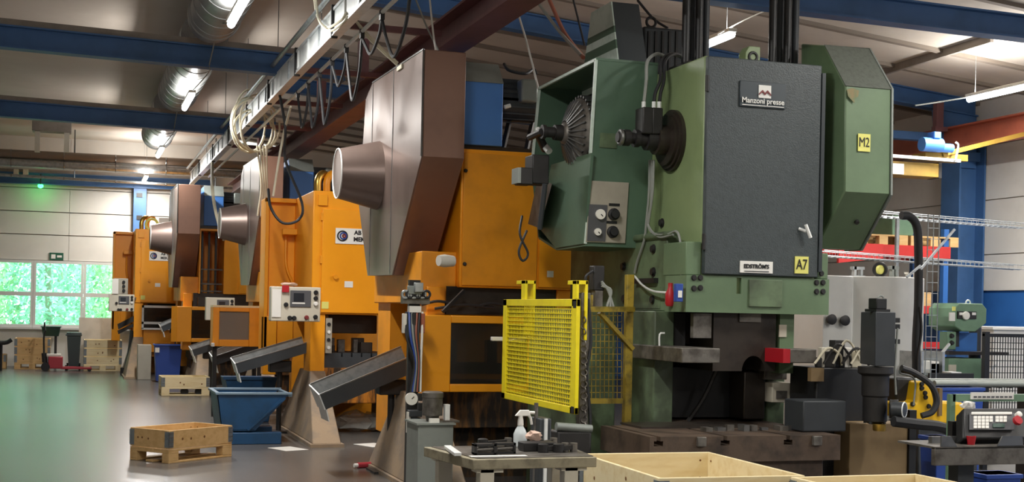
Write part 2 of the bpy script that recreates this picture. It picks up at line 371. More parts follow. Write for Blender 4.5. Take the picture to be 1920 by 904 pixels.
# ================================================================== OVERHEAD
LAMP_GROUP = 'ceiling tube lamps'
def tube_lamp(x, y0, z, label, L=1.5, off=None):
    "a bare tube luminaire; off: a lamp of the same row outside the picture, its light is named ..._offscreen"
    t = thing('tube_lamp' if not off else off+'_lamp_offscreen', label, 'lamp', (x, y0+L/2, z), LAMP_GROUP)
    MB().box(x-.05, x+.05, y0, y0+L, z+.045, z+.085).build('housing', 'dirtwhite', t, .005)
    MB().cyl((x, y0+.02, z+.02), (x, y0+L-.02, z+.02), .042, n=10).build('tube', 'tube_glow', t)
    drop = (5.75 if x < XS else zr(x))-z-.085
    for yy in (y0+.15, y0+L-.15): MB().cyl((x, yy, z+.085), (x, yy, z+.085+drop), .004, n=5).build('wire', 'galv', t)
    for up in (0, 1):   # bare tube: most light down, a third up past the narrow housing
        nm = 'tube_light' if not off else '%s_tube_%s_offscreen' % (off, ('down', 'up')[up])
        l = bpy.data.lights.new(nm, 'AREA'); l.shape = 'RECTANGLE'; l.size = .10; l.size_y = L; l.energy = LAMP_W*L/1.5*(1, .33)[up]; l.color = (1.0, .97, .92)
        lo = bpy.data.objects.new(nm, l); COL.objects.link(lo); lo.parent = t; lo.location = (0, 0, -.03 if not up else .10); lo.rotation_euler = (0, PI*up, 0)
    return t
AX = 1.52
for y, lab in ((13.2, 'glowing tube lamp under the silver duct before the first blue beam'), (19.8, 'glowing tube lamp under the duct between the two long blue beams'), (27.0, 'glowing tube lamp by the duct behind the second blue beam'), (33.2, 'small glowing tube lamp beside the silver pipes at the end wall')):
    tube_lamp(AX, y, 4.66, lab)
tube_lamp(6.79, 13.2, 4.72, 'glowing tube lamp behind the left hand black tubes of the green press', .9)
tube_lamp(11.28, 13.2, 4.58, 'long glowing tube lamp above the dark red crane beam by the right wall', 1.9)
# the same three rows run on over and behind the camera at the same spacing
for k, y in enumerate((6.6, 0.)):
    w = ('middle', 'entry')[k]
    tube_lamp(AX, y, 4.66, 'glowing tube lamp over the aisle in line with the silver duct', off='aisle_'+w)
    tube_lamp(6.79, y, 4.72, 'glowing tube lamp in the row over the green press', .9, off='press_'+w)
    tube_lamp(11.28, y, 4.58, 'long glowing tube lamp in the row above the right hand crane beam', 1.9, off='wall_'+w)
# lamp supply wires
def wire(pts, label, m='cablegrey', r=.008, name='cable', cat='cable', group=None, sm=6):
    return tag(MB().tube(pts, r, 6, sm).build(name, m), label, cat, group)
wire([(AX, 14.75, 4.7), (AX+.02, 16.2, 4.95), (AX+.02, 17.35, 4.72), (AX+.02, 17.5, 4.62), (AX, 19.7, 4.72)], 'thin grey wire sagging below the first blue beam between two lamps')
wire([(AX, 21.4, 4.7), (AX+.02, 22.9, 4.95), (AX+.02, 23.9, 4.7), (AX+.02, 24.1, 4.64), (AX, 26.9, 4.7)], 'thin grey wire sagging below the second blue beam between two lamps')
# round ventilation duct in lengths between the beams
for k, (y0, y1, lab) in enumerate(((12.2, 17.0, 'large round silver duct ending above the first blue beam'), (18.0, 23.3, 'large round silver duct between the two long blue beams'), (24.6, 29.3, 'round silver duct length behind the second blue beam'))):
    t = thing('ventilation_duct', lab, 'duct', (1.53, (y0+y1)/2, 4.87))
    MB().lathe((1.53, y0, 5.2), (0, 1, 0), [(0, .31), (y1-y0-.35, .31), (y1-y0-.34, .325), (y1-y0-.26, .325), (y1-y0-.25, .31), (y1-y0, .30)], 40).build('shell', 'duct', t)
    for j in range(int((y1-y0)/.5)): MB().torus((1.53, y0+.25+j*.5, 5.2), (0, 1, 0), .311, .007, 32, 6).build('seam', 'duct', t)
    for yy in (y0+.6, y1-.8): MB().box(1.52, 1.54, yy, yy+.03, 5.5, 5.75).build('hanger', 'galv', t)
# horizontal pipes near the end wall
for v0, v1, r, m, lab in ((303, 321, .10, 'galv', 'thick silver insulated pipe running along the end wall'), (287, 304, .10, 'roofrib', 'thin tan pipe running above the thick silver pipe'), (327, 347, .035, 'galv', 'thin silver pipe running just above the wall beam')):
    a, b = P(-60, v0-3, Y=33.6), P(330, v1, Y=33.6); d = (b-a)
    t = thing('wall_pipe', lab, 'pipe', a)
    MB().cyl(a-d*.6, a+d*1.5, r, n=16).build('pipe', m, t)
    for j in range(6): c = a+d*(j*.25-.3); MB().torus(c, d, r, .012, 18, 6).build('clamp', 'steel', t)
    for j in (-.2, .5, 1.2): c = a+d*j; MB().bar(c+Vector((0, 0, r)), (c.x, c.y, 5.75), .015).build('hanger', 'steel', t)
t = thing('ceiling_bracket', 'grey hanging unit with two pale posts beneath the second beam', 'bracket', P(97, 275, Y=29.0))
MB().fbox(60, 228, 134, 246, 29.0, .4).build('housing', 'flange', t, .01)
for u in (70, 125): MB().fbox(u-5, 246, u+5, 285, 29.1, .1).build('post', 'beige', t)
# aluminium cable ladder on edge with conduit above it
XR1 = 2.42; za, zb = 1.65+1.136*XR1, 1.65+1.25*XR1
t = thing('cable_ladder', 'bright aluminium cable ladder running along the hall above the presses', 'cable ladder', (XR1, 20, za))
Y0, Y1 = 9.5, 31.5
MB().box(XR1-.02, XR1+.02, Y0, Y1, za, za+.035).build('rail', 'alu', t); MB().box(XR1-.02, XR1+.02, Y0, Y1, zb-.03, zb).build('rail', 'alu', t)
MB().box(XR1-.03, XR1+.07, Y0, Y1, za-.012, za).build('flange', 'alu', t)
for k in range(11): MB().box(XR1-.005, XR1+.01, Y0+k*2+.01, Y0+k*2+1.99, za+.035, zb-.03).build('plate', 'alu', t)
for k in range(30):
    y = Y0+.4+k*.72; MB().box(XR1-.024, XR1-.005, y, y+.05, za+.035, zb-.03).build('rung', 'alu' if k % 3 else 'galv', t)
for y in (13.4, 15.8, 18.2, 20.6, 23.2, 26, 29): MB().box(XR1-.035, XR1+.03, y, y+.04, za-.03, zb+.03).build('clamp', 'dark', t)
for y in (11.0, 14.2, 17.5, 20.8, 24.0, 27.5): MB().cyl((XR1, y, zb), (XR1, y, 5.75), .006, n=5).build('hanger', 'steel', t)
tag(MB().cyl((XR1-.07, Y0, zb+.09), (XR1-.07, Y1, zb+.09), .03, n=12).build('conduit_pipe', 'galv'), 'silver conduit pipe running just above the aluminium cable ladder', 'pipe')
# festoon rod with hanging loops of black cable
XF = 2.6; ZF = 1.65+1.04*XF
rod = thing('festoon_rod', 'thin pale rod carrying black hanging cable loops', 'rail', (XF, 18, ZF))
MB().cyl((XF, 9.5, ZF), (XF, 29, ZF), .02, n=8).build('rod', 'alu', rod)
for y in (12.95, 15.6, 18.2, 20.8, 23.6): MB().box(XF-.1, 3.42, y, y+.05, ZF+.03, ZF+.09).build('arm', 'maroon', rod)
YF = [10.9, 12.0, 12.9, 13.7, 14.5, 15.3, 16.1, 16.9]
for k, y in enumerate(YF):
    t = MB().box(XF-.02, XF+.02, y-.03, y+.03, ZF-.07, ZF+.02).build('trolley', 'dark', rod)
    if k < len(YF)-1:
        y2 = YF[k+1]; dz = (.5, .3, .62, .35, .66, .6, .5)[k]
        wire([(XF, y, ZF-.06), (XF+.01, y+(y2-y)*.18, ZF-dz*.6), (XF, (y+y2)/2, ZF-dz), (XF+.01, y+(y2-y)*.82, ZF-dz*.6), (XF, y2, ZF-.06)], 'black cable loop hanging from the thin festoon rod', 'cabledk', .016, 'festoon_cable', group='festoon loops')
# crane runway beams
def crane_beam(xa, zt, zb_, y0, y1, label, m, m2, w=.3):
    t = thing('crane_beam', label, 'beam', (xa, (y0+y1)/2, zb_))
    MB().box(xa, xa+w, y0, y1, zt-.025, zt).build('flange', m, t, smooth=False); MB().box(xa, xa+w, y0, y1, zb_, zb_+.03).build('flange', m, t, smooth=False)
    MB().box(xa+w/2-.012, xa+w/2+.012, y0, y1, zb_+.03, zt-.025).build('web', m2, t, smooth=False)
    return t
cb = crane_beam(3.4, 4.57, 4.27, 6.0, 33.0, 'dark red crane beam running along the hall above the brown guards', 'maroon', 'maroon')
for y in (11.3, 17.5, 20.7, 24.0, 28): MB().box(3.5, 3.6, y-.14, y+.14, 4.57, 5.2 if y != 24 else zB(3.3)+.02).build('hanger', 'maroon', cb, smooth=False)
cb2 = crane_beam(12.5, 4.57, 4.24, 6.0, 33.0, 'reddish brown crane beam along the right hand wall', 'maroonred', 'maroonred', .24)
MB().box(12.3, 12.42, 17.2, 17.3, 4.57, 4.95).build('hanger', 'maroon', cb2, smooth=False)
MB().box(12.28, 12.5, 17.2, 17.3, 4.5, 4.57).build('hanger', 'maroon', cb2, smooth=False)
for y in (11.6, 17.5, 24): MB().box(12.74, 13.25, y-.1, y+.1, 4.1, 4.24).build('corbel', 'blue', cb2, smooth=False)
h = thing('crane_trolley', 'yellowish crane end carriage with blue drive motor at the right beam', 'crane', (12.1, 17.2, 3.8))
MB().fbox(1655, 304, 1762, 330, 15.4, .3).build('end_carriage', 'hoist', h, .01)
MB().fbox(1655, 306, 1695, 326, 15.38, .02).build('nameplate', 'paper', h)
a = P(1752, 272, Y=15.3)
MB().cyl(a-Vector((.2, 0, 0)), a+Vector((.1, 0, 0)), .095, n=16).build('motor', 'motorblue', h); MB().cyl(a+Vector((.1, 0, -.03)), a+Vector((.28, 0, -.03)), .06, n=14).build('gearbox', 'motorblue', h)
MB().box(a.x-.06, a.x+.05, a.y-.08, a.y+.08, a.z+.08, a.z+.17).build('terminal_box', 'motorblue', h, .01)
MB().fbox(1735, 288, 1815, 300, 15.4, .3).build('carriage_arm', 'hoist', h)
MB().fbox(1760, 305, 1766, 334, 15.4, .25).build('buffer', 'dark', h)
MB().bar(P(1668, 292, Y=15.3), P(1800, 302, Y=15.3), .04).build('rail', 'alu', h)
MB().tube([a+Vector((.3, -.05, .05)), a+Vector((.34, -.05, .0)), a+Vector((.3, -.05, -.2))], .015, 6, 5).build('hose', 'cable', h)
MB().bar(P(1766, 290, Y=15.4), (12.55, 15.5, 4.27), .06).build('hanger', 'hoist', h)
# cream cable coil hanging on the ladder, drooping cables
def loops(c, n, R, seed, label):
    rnd = random.Random(seed); t = thing('cable_coil', label, 'cable', c-Vector((0, 0, 1.0)))
    for k in range(n):
        rx, rz = R*rnd.uniform(.7, 1.1), R*rnd.uniform(.9, 1.5); off = Vector((rnd.uniform(-.12, .12), rnd.uniform(-.15, .15), rnd.uniform(-.15, .1)))
        MB().tube([c+off+Vector((rx*math.cos(a), .25*rx*math.cos(a)+.02*math.sin(3*a), rz*math.sin(a))) for a in [2*PI*i/18+.3*k for i in range(18)]], .016, 6, 2).build('loop', 'cable', t)
    return t
c = P(470, 235, X=2.4)
coil = loops(c, 6, .33, 3, 'coil of cream cable hanging on the aluminium ladder')
for k in range(4): MB().tube([c+Vector((.1+.04*k, -.05*k, -.3)), c+Vector((.16+.03*k, -.1, -.9)), c+Vector((.12+.05*k, -.1, -1.35))], .014, 6, 6).build('tail', 'cable', coil)
wire([P(590, 0, X=2.35), P(595, 30, X=2.35), P(612, 52, X=2.35), P(640, 38, X=2.36), P(655, 25, X=2.45), P(690, 70, Y=13.0), P(745, 122, X=2.98)], 'tan double cable draping from the ladder onto the brown guard', 'cable', .014)
wire([P(593, 0, X=2.3), P(598, 38, X=2.3), P(618, 58, X=2.33), P(645, 42, X=2.36), P(657, 30, X=2.45), P(697, 72, Y=12.9), P(746, 118, X=2.99)], 'thinner tan cable draping onto the top of the brown guard', 'cable', .012)
wire([P(398, 300, X=2.45), P(398, 350, Y=24), P(405, 400, Y=24), P(420, 450, Y=23.6)], 'cream cable dropping from the ladder to a small brown cone guard', 'cable', .03)
wire([P(806, 0, Y=12.2), P(812, 60, Y=12.2), P(817, 94, Y=12.15)], 'thin white cable dropping onto the top of the brown guard', 'paper', .009)
wire([P(780, 0, Y=12.6), P(800, 50, Y=12.6), P(822, 95, Y=12.3)], 'thin grey cable dropping beside the white one on the brown guard', 'cablegrey', .009)
wire([P(963, 0, Y=12.0), P(985, 70, Y=12.0), P(1006, 152, Y=12.0), P(1010, 168, X=3.95)], 'straight white cord running down to the green hood', 'paper', .010, sm=2)
wire([P(1030, 0, Y=14), P(1055, 55, Y=13.4), P(1075, 85, Y=13), P(1094, 108, Y=12.2)], 'red brown air hose dropping to the green press', 'hose', .022)
wire([P(1005, 0, Y=14), P(1050, 60, Y=13.4), P(1090, 104, Y=12.3)], 'grey air hose dropping beside the red brown one', 'cablegrey', .018)
wire([P(1075, 0, Y=14.2), P(1085, 40, Y=14.2), P(1096, 85, Y=14.2)], 'thin black cord hanging behind the pale green chimney', 'cabledk', .012)
wire([P(1195, 0, Y=11.5), P(1225, 35, Y=11.5), P(1252, 53, Y=11.4)], 'thin black cord running to the dark box on the green press', 'cabledk', .012)
wire([P(1345, 65, Y=13.3), P(1395, 38, Y=13.3), P(1440, 18, Y=13.3)], 'thin white wire running from the lamp to the black tubes', 'paper', .007)
wire([P(1716, 198, Y=15.1), P(1770, 190, Y=15.1), P(1830, 180, Y=15.1)], 'thin pale wire running from the long lamp to the crane hanger', 'cablegrey', .01)
wire([P(524, 175, X=2.45), P(535, 240, X=2.5), P(535, 300, Y=17.5), P(566, 380, Y=16.9), P(560, 412, Y=16.9), P(530, 418, Y=16.9), P(508, 390, Y=17), P(503, 355, Y=17.3)], 'thick black cable looping down to the orange side shroud', 'cabledk', .018)
wire([P(545, 200, X=2.5), P(530, 260, Y=17.5), P(518, 330, Y=17.5), P(512, 368, Y=17.5)], 'cream cable dropping to the top of the orange side shroud', 'cable', .016)
# small things on the end wall
t = thing('exit_sign', 'green emergency exit sign above the windows', 'sign', P(106, 481, Y=YB-.02))
MB().fbox(93, 474, 119, 488, YB-.03, .03).build('board', 'signgreen', t)
MB().fbox(96, 477, 104, 485, YB-.034, .004).build('doorway_symbol', 'paper', t); MB().fbox(107, 479, 116, 483, YB-.034, .004).build('arrow_symbol', 'paper', t)
t = thing('signal_lamp', 'small glowing green lamp hanging below the wall beam', 'lamp', P(76, 350, Y=35.05))
pp = P(76, 349, Y=35.05)
MB().lathe(pp, (0, 0, 1), [(-.05, .02), (-.03, .06), (.02, .07), (.04, .05)], 14).build('lens', 'green_glow', t); MB().cyl(pp+Vector((0, 0, .04)), pp+Vector((0, 0, .3)), .015, n=8).build('stem', 'dark', t); MB().box(pp.x-.02, pp.x+.02, pp.y, 35.2, pp.z+.18, pp.z+.24).build('bracket', 'dark', t)
l = bpy.data.lights.new('green_light', 'POINT'); l.energy = 2.5; l.color = (.1, 1, .25); l.shadow_soft_size = .05; lo = bpy.data.objects.new('green_light', l); COL.objects.link(lo); lo.parent = t; lo.location = pp+Vector((.0, .0, -.12))-t.location
for u in (30, 48): tag(MB().fbox(u-5, 317, u+5, 330, 35.05, .11).build('junction_box', 'beige', None, .01), 'small grey junction box on the beam above the windows', 'box', 'junction boxes on the wall beam')
# ================================================================== GREEN PRESS
def bolt(par, c, axis, r=.03, h=.02): MB().lathe(c, axis, [(0, r*1.3), (h*.3, r*1.3), (h*.3, r), (h, r*.95)], 10).build('bolt', 'dark', par)
G = thing('green_press', 'tall green mechanical press with dark door and open flywheel hood', 'press', (4.95, 10.4, 0))
MB().box(4.5, 5.49, 9.2, 11.7, 1.67, 3.62).build('body', 'green', G, .012)
dr = MB().box(4.505, 5.485, 9.15, 9.2, 1.955, 3.61).build('front_door', 'door', G, .008, label='dark hammered paint front door')
MB().box(5.485, 5.515, 9.14, 9.26, 2.0, 3.55).build('door_edge', 'doorside', dr)
for z in (2.2, 3.4): MB().cyl((4.498, 9.15, z-.06), (4.498, 9.15, z+.06), .014, n=10).build('hinge', 'dark', dr)
h_ = P(1511, 434, Y=9.13); MB().cyl(h_+Vector((-.05, .02, .02)), h_+Vector((-.01, -.02, 0)), .012, n=8).cyl(h_+Vector((-.02, -.03, .05)), h_+Vector((.025, -.03, -.05)), .014, n=8).build('handle', 'alu', dr, label='pale metal door handle')
pl = MB().fbox(1388, 154, 1474, 202, 9.135, .015).build('nameplate', 'plate', dr, .004, label='dark nameplate with white mountain emblem and maker lettering')
MB().fbox(1423, 160, 1446, 184, 9.128, .008).build('emblem_field', 'label', pl)
x0, x1, z0, z1 = fr(1423, 160, 1446, 184, 9.124); w = x1-x0; hh = z1-z0
MB().py([(x0, z0+hh*.3), (x0+w*.3, z0+hh*.62), (x0+w*.5, z0+hh*.38), (x0+w*.7, z0+hh*.62), (x1, z0+hh*.3), (x1, z0+hh*.2), (x0+w*.7, z0+hh*.45), (x0+w*.5, z0+hh*.22), (x0+w*.3, z0+hh*.45), (x0, z0+hh*.2)], 9.120, 9.127).build('emblem', 'inkred', pl)
text('Manzoni presse', .058, '-Y', P(1431, 190, Y=9.126), 'label', pl, bold=.0008)
MB().fbox(1392, 198, 1470, 199.3, 9.13, .006).build('underline', 'label', pl)
st = MB().fbox(1388, 490, 1449, 512, 9.14, .012).build('sticker', 'label', dr, label='white rectangular maker sticker'); text("EDSTRÖM'S", .042, '-Y', P(1418.5, 500, Y=9.136), 'ink', st, bold=.0015)
MB().fbox(1396, 508.3, 1442, 509.6, 9.136, .004).build('small_print', 'ink', st)
st = MB().fbox(1491, 481, 1516, 513, 9.14, .012).build('sticker', 'sticker', dr, label='yellow sticker reading A7'); text('A7', .115, '-Y', P(1503.5, 497, Y=9.136), 'ink', st, sx=.72)
# lower front band, side plate
sx0, sx1, sz0, sz1 = fr(1381, 521, 1390, 551, 9.17)
fb = MB().box(4.37, sx0, 9.17, 9.55, 1.665, 1.945).box(sx1, 5.6, 9.17, 9.55, 1.665, 1.945).box(sx0, sx1, 9.17, 9.55, 1.665, sz0).box(sx0, sx1, 9.17, 9.55, sz1, 1.945).box(sx0, sx1, 9.5, 9.55, sz0, sz1).build('front_band', 'greenguard', G)
MB().box(4.37, 4.5, 9.19, 9.6, 1.945, 2.2).build('side_flange', 'greenguard', G, .008); MB().box(5.5, 5.6, 9.19, 9.6, 1.945, 2.15).build('side_flange', 'greenguard', G, .008)
MB().fbox(1405, 525, 1467, 576, 9.155, .02).build('name_panel', 'greendirt', fb, .004)
for u, v in ((1301, 521), (1313, 521), (1313, 540), (1301, 541), (1531, 530), (1543, 530), (1531, 547), (1543, 547), (1540, 513)): bolt(fb, P(u, v, Y=9.168), (0, -1, 0), .018, .012)
sp = MB().box(4.40, 4.5, 9.6, 11.75, 1.67, 2.28).build('side_plate', 'greendirt', G, .008)
MB().cyl((4.40, 9.45, 2.27), (4.40, 11.4, 2.27), .03, n=10).build('air_pipe', 'greendirt', sp)
for u, v in ((1242, 418), (1226, 467), (1226, 510), (1225, 562), (1170, 500), (1172, 560)): bolt(sp, P(u, v, X=4.40 if v > 440 else 4.5), (-1, 0, 0), .03, .025)
MB().box(4.36, 4.40, 9.75, 10.15, P(1230, 524, X=4.4).z-.03, P(1230, 524, X=4.4).z+.01).build('bracket', 'dark', sp)
MB().box(4.395, 4.4, 9.7, 10.4, 1.69, 1.86).build('cover', 'greendirt', sp)
# columns, throat, ram and bed
MB().box(4.30, 4.47, 9.58, 10.2, .1, 1.67).build('side_frame', 'greendirt', G, .01); MB().box(5.30, 5.46, 9.58, 10.2, .1, 1.67).build('side_frame', 'greendirt', G, .01)
MB().box(4.47, 5.3, 10.15, 10.2, .1, 1.67).build('back_plate', 'greendirt', G)
MB().box(5.235, 5.36, 9.28, 9.5, 1.2, 1.67).build('guide', 'greenguard', G); MB().fbox(1461, 609, 1475, 632, 9.27, .01).build('tag_plate', 'beige', G)
a = [(4.77+.24+.1*math.cos(t), 1.215+.12*math.sin(t)) for t in [PI-PI*i/14 for i in range(15)]]
ram = MB().py([(4.66, 1.67), (4.66, 1.215)]+a+[(5.2, 1.215), (5.2, 1.67)], 9.28, 9.9).build('ram', 'oily', G, label='oily dark ram with a half round notch')
MB().fbox(1387, 588, 1427, 604, 9.262, .02).build('plate', 'worn', ram); MB().fbox(1300, 588, 1334, 634, 9.25, .05).build('plate', 'worn', G)
MB().fbox(1264, 588, 1285, 660, 9.6, .1).build('guide_column', 'dark', G); MB().fbox(1286, 588, 1297, 645, 9.7, .1).build('guide_column', 'oily', G)
z0, z1 = P(1316, 681, Y=8.95).z, P(1316, 653, Y=8.95).z; x0, x1 = P(1279, 666, Y=8.95).x, P(1350, 666, Y=8.95).x
MB().box(x0, x1, 8.95, 9.95, z0, z1).build('bolster_arm', 'worn', G, .006, label='worn steel slab projecting into the throat')
x0, x1, z0, z1 = fr(1468, 655, 1531, 681, 9.0); MB().box(x0+.06, x1, 9.0, 9.5, z0, z1).build('bolster_arm', 'worn', G, .006); MB().box(x0, x0+.06, 8.995, 9.5, z0, z1).build('painted_end', 'redcup', G)
MB().box(4.47, 5.3, 9.3, 10.15, .1, .8).build('bed_base', 'bed', G); MB().box(4.5, 5.2, 9.75, 10.1, .82, 1.22).build('die_block', 'black', G); MB().box(5.05, 5.24, 9.5, 9.75, .82, 1.2).build('die_block', 'oily', G, .01)
MB().tube([P(1290, 790, Y=9.6), P(1320, 745, Y=9.55), P(1345, 690, Y=9.5)], .018, 6, 5).build('hose', 'dark', G)
p = P(1237, 632, Y=9.5); MB().tube([p+Vector((0, 0, -.08)), p+Vector((0, 0, .02)), p+Vector((.04, 0, .03))], .008, 6, 3).build('lever', 'alu', G)
bx0, bx1 = P(1218, 840, Y=8.4).x, 5.25
bpts = [(bx0, .62), (bx1, .62), (bx1, .80)]
for u in (1478, 1360, 1235): x = P(u, 820, Y=8.4).x; bpts += [(x+.015, .80), (x+.015, .77), (x+.035, .77), (x+.035, .735), (x-.035, .735), (x-.035, .77), (x-.015, .77), (x-.015, .80)]
bed = MB().py(bpts+[(bx0, .80)], 8.4, 9.3).build('bed', 'bed', G, label='dark brown oily press bed with slots')
MB().box(bx0+.05, bx1-.1, 8.46, 9.3, 0, .62).build('bed_base', 'bed', G, .01)
for u, v in ((1317, 830), (1534, 828)): MB().fbox(u-8, v-10, u+8, v+8, 8.37, .03).build('lug', 'worn', bed, .004)
for k in range(9):
    x = 4.35+k*.1+random.uniform(-.02, .02); MB().box(x, x+random.uniform(.03, .08), 8.75+.03*(k % 3), 8.85, .8, .8+random.uniform(.02, .045)).build('setting_block', 'steel' if k % 2 else 'worn', bed)
MB().box(3.95, 4.9, 9.0, 9.4, .8, .815).build('die_plate', 'oily', bed)
MB().box(3.95, 4.30, 10.35, 11.6, 0, 1.67).build('rear_base', 'greendirt', G, .01)
x0, x1, z0, z1 = fr(1448, 718, 1487, 755, 9.4); MB().box(x0, x1, 9.4, 9.58, z0, z1).build('terminal_box', 'beige', G, .006); MB().fbox(1456, 733, 1476, 748, 9.39, .012).build('terminal_plate', 'worn', G)
MB().fbox(1433, 680, 1476, 712, 9.42, .16).build('guide_block', 'worn', G, .006)
# hood on the left with open flywheel
Xh = 3.95; zf = 3.69; yf = 10.06; yb = 10.22
hood = MB()
hood.hexa([(Xh, yb, 2.21), (4.5, yb, 2.19), (4.5, yb+.025, 2.19), (Xh, yb+.025, 2.21)], [(Xh, yf, zf), (4.5, yf, zf), (4.5, yf+.025, zf), (Xh, yf+.025, zf)])
prof = [(yf, zf), (11.45, 3.67), (11.62, 2.98), (11.38, 2.32), (10.9, 2.2), (yb, 2.21)]
hb = hood.build('hood_front', 'greenhood', G, .004)
for (y0, z0), (y1, z1) in zip(prof[:-1], prof[1:]):
    d = Vector((0, y1-y0, z1-z0)).normalized(); n = Vector((0, -d.z, d.y))*.02
    MB().hexa([(Xh, y0, z0), (4.5, y0, z0), Vector((4.5, y0, z0))+n, Vector((Xh, y0, z0))+n], [(Xh, y1, z1), (4.5, y1, z1), Vector((4.5, y1, z1))+n, Vector((Xh, y1, z1))+n]).build('hood_sheet', 'greenhood', hb)
MB().px(prof, 4.42, 4.45).build('hood_back', 'door', hb)
e = P(1111, 287, X=Xh); q1 = P(1036, 309, X=Xh)
MB().px([(e.y, e.z), (q1.y, q1.z), (11.35, 2.4), (10.9, 2.2), (yb, 2.21)], Xh-.012, Xh+.012).build('lower_cover', 'greenhood', hb)
for (y0, z0), (y1, z1) in (((yf, zf), (11.45, 3.67)), ((yf, zf), (yb, 2.21)), ((11.45, 3.67), (11.62, 2.98))): MB().bar((Xh, y0, z0), (Xh, y1, z1), .022, .022).build('hood_lip', 'paleg', hb)
fc = P(1078, 252, X=4.05); fc.x = 4.0
MB().px([(10.15, 3.5), (10.3, 3.5), (10.9, 3.1), (10.9, 2.8), (10.25, 2.7)], 4.2, 4.23).build('backing_plate', 'greymetal', G, .004)
fc = P(1064, 250, X=3.9); fc.x = 3.84
fly = MB().lathe(fc, (1, 0, 0), [(0, .06), (.02, .09), (.05, .10), (.10, .25), (.13, .28), (.15, .30), (.30, .30), (.31, .34), (.36, .34), (.37, .1)], 48).build('flywheel', 'worn', G, label='finned metal flywheel inside the open hood')
for k in range(28):
    a = 2*PI*k/28; d = Vector((0, math.cos(a), math.sin(a))); MB().bar(fc+d*.1+Vector((.04, 0, 0)), fc+d*.28+Vector((.12, 0, 0)), .012, .03, up=(1, 0, 0)).build('fin', 'steel', fly)
for k in range(32):
    a = 2*PI*k/32; d = Vector((0, math.cos(a), math.sin(a))); MB().cyl(fc+d*.315+Vector((.15, 0, 0)), fc+d*.315+Vector((.31, 0, 0)), .012, n=6).build('stud', 'steel', fly)
MB().lathe(fc, (-1, 0, 0), [(-.02, .07), (.06, .065), (.06, .045), (.14, .045), (.14, .06), (.17, .06)], 16).build('hub', 'dark', fly)
cv = fc+Vector((-.17, 0, .0))
MB().cyl(cv, cv+Vector((-.02, .25, -.02)), .03, n=8).build('rotary_union', 'dark', G)
MB().cyl(P(1008, 241, X=3.75), P(1021, 273, X=3.78), .022, n=10).cyl(P(1021, 273, X=3.78), P(1030, 284, X=3.8), .03, n=10).build('rotary_valve', 'alu', G); MB().cyl(P(1022, 280, X=3.8), cv+Vector((0, .1, 0)), .035, n=10).build('rotary_arm', 'dark', G)
MB().hexa([P(u, v, X=3.95) for u, v in ((990, 420), (1012, 428), (1035, 345), (1008, 335))], [P(u, v, X=3.85) for u, v in ((990, 420), (1012, 428), (1035, 345), (1008, 335))]).build('limit_bracket', 'worn', G)
MB().fbox(975, 314, 1000, 346, 10.2, .15).build('limit_switch', 'dark', G, .01); MB().fbox(971, 314, 977, 343, 10.19, .16).build('switch_lid', 'greymetal', G); MB().fbox(998, 290, 1030, 345, 10.45, .2).build('limit_box', 'dark', G, .01)
MB().cyl(P(1022, 345, Y=10.3), P(1012, 430, Y=10.4), .022, n=10).build('strut', 'servo', G)
MB().tube([P(979, 405, Y=10.6), P(975, 440, Y=10.5), P(990, 475, Y=10.5), P(980, 489, Y=10.5), P(973, 470, Y=10.5), P(988, 432, Y=10.5)], .010, 6, 6).build('cable_loop', 'cabledk', G)
# gauge panel on the hood front
sl = lambda v: yf-.004+(yb-yf)*max(0, min(1, (v-113)/342))
def hfb(u0, v0, u1, v1, d, n, m, par, bev=0, lab=None):
    y = sl((v0+v1)/2)-d; a, b_ = sl(v0)-d, sl(v1)-d
    x0, x1, z0, z1 = fr(u0, v0, u1, v1, y)
    return MB().hexa([(x0, b_, z0), (x1, b_, z0), (x1, b_+.012, z0), (x0, b_+.012, z0)], [(x0, a, z1), (x1, a, z1), (x1, a+.012, z1), (x0, a+.012, z1)]).build(n, m, par, bev, label=lab)
gp = hfb(1102, 341, 1176, 455, .012, 'gauge_panel', 'beigegrey', G, .003, 'grey panel with two dials and two black knobs')
hfb(1103, 384, 1137, 452, .018, 'dark_field', 'panelgrey', gp)
for (u, v, r) in ((1125, 402, .042), (1120, 435, .03)):
    c = P(u, v, Y=sl(v)-.02); MB().lathe(c, (0, -1, 0), [(0, r), (.02, r), (.02, r*.85), (.022, r*.1)], 20).build('gauge', 'gauge', gp); MB().bar(c+Vector((0, -.024, 0)), c+Vector((r*.4, -.024, -r*.4)), .006).build('needle', 'ink', gp)
for u, v in ((1150, 402), (1148, 435)): MB().lathe(P(u, v, Y=sl(v)-.01), (0, -1, 0), [(0, .05), (.02, .05), (.025, .035), (.05, .033)], 16).build('knob', 'black', gp)
for u, v in ((1152, 384), (1147, 417)): hfb(u-10, v-2.5, u+10, v+2.5, .016, 'label_strip', 'black', gp)
hfb(1125, 250, 1157, 277, .006, 'patch_plate', 'greendirt', G)
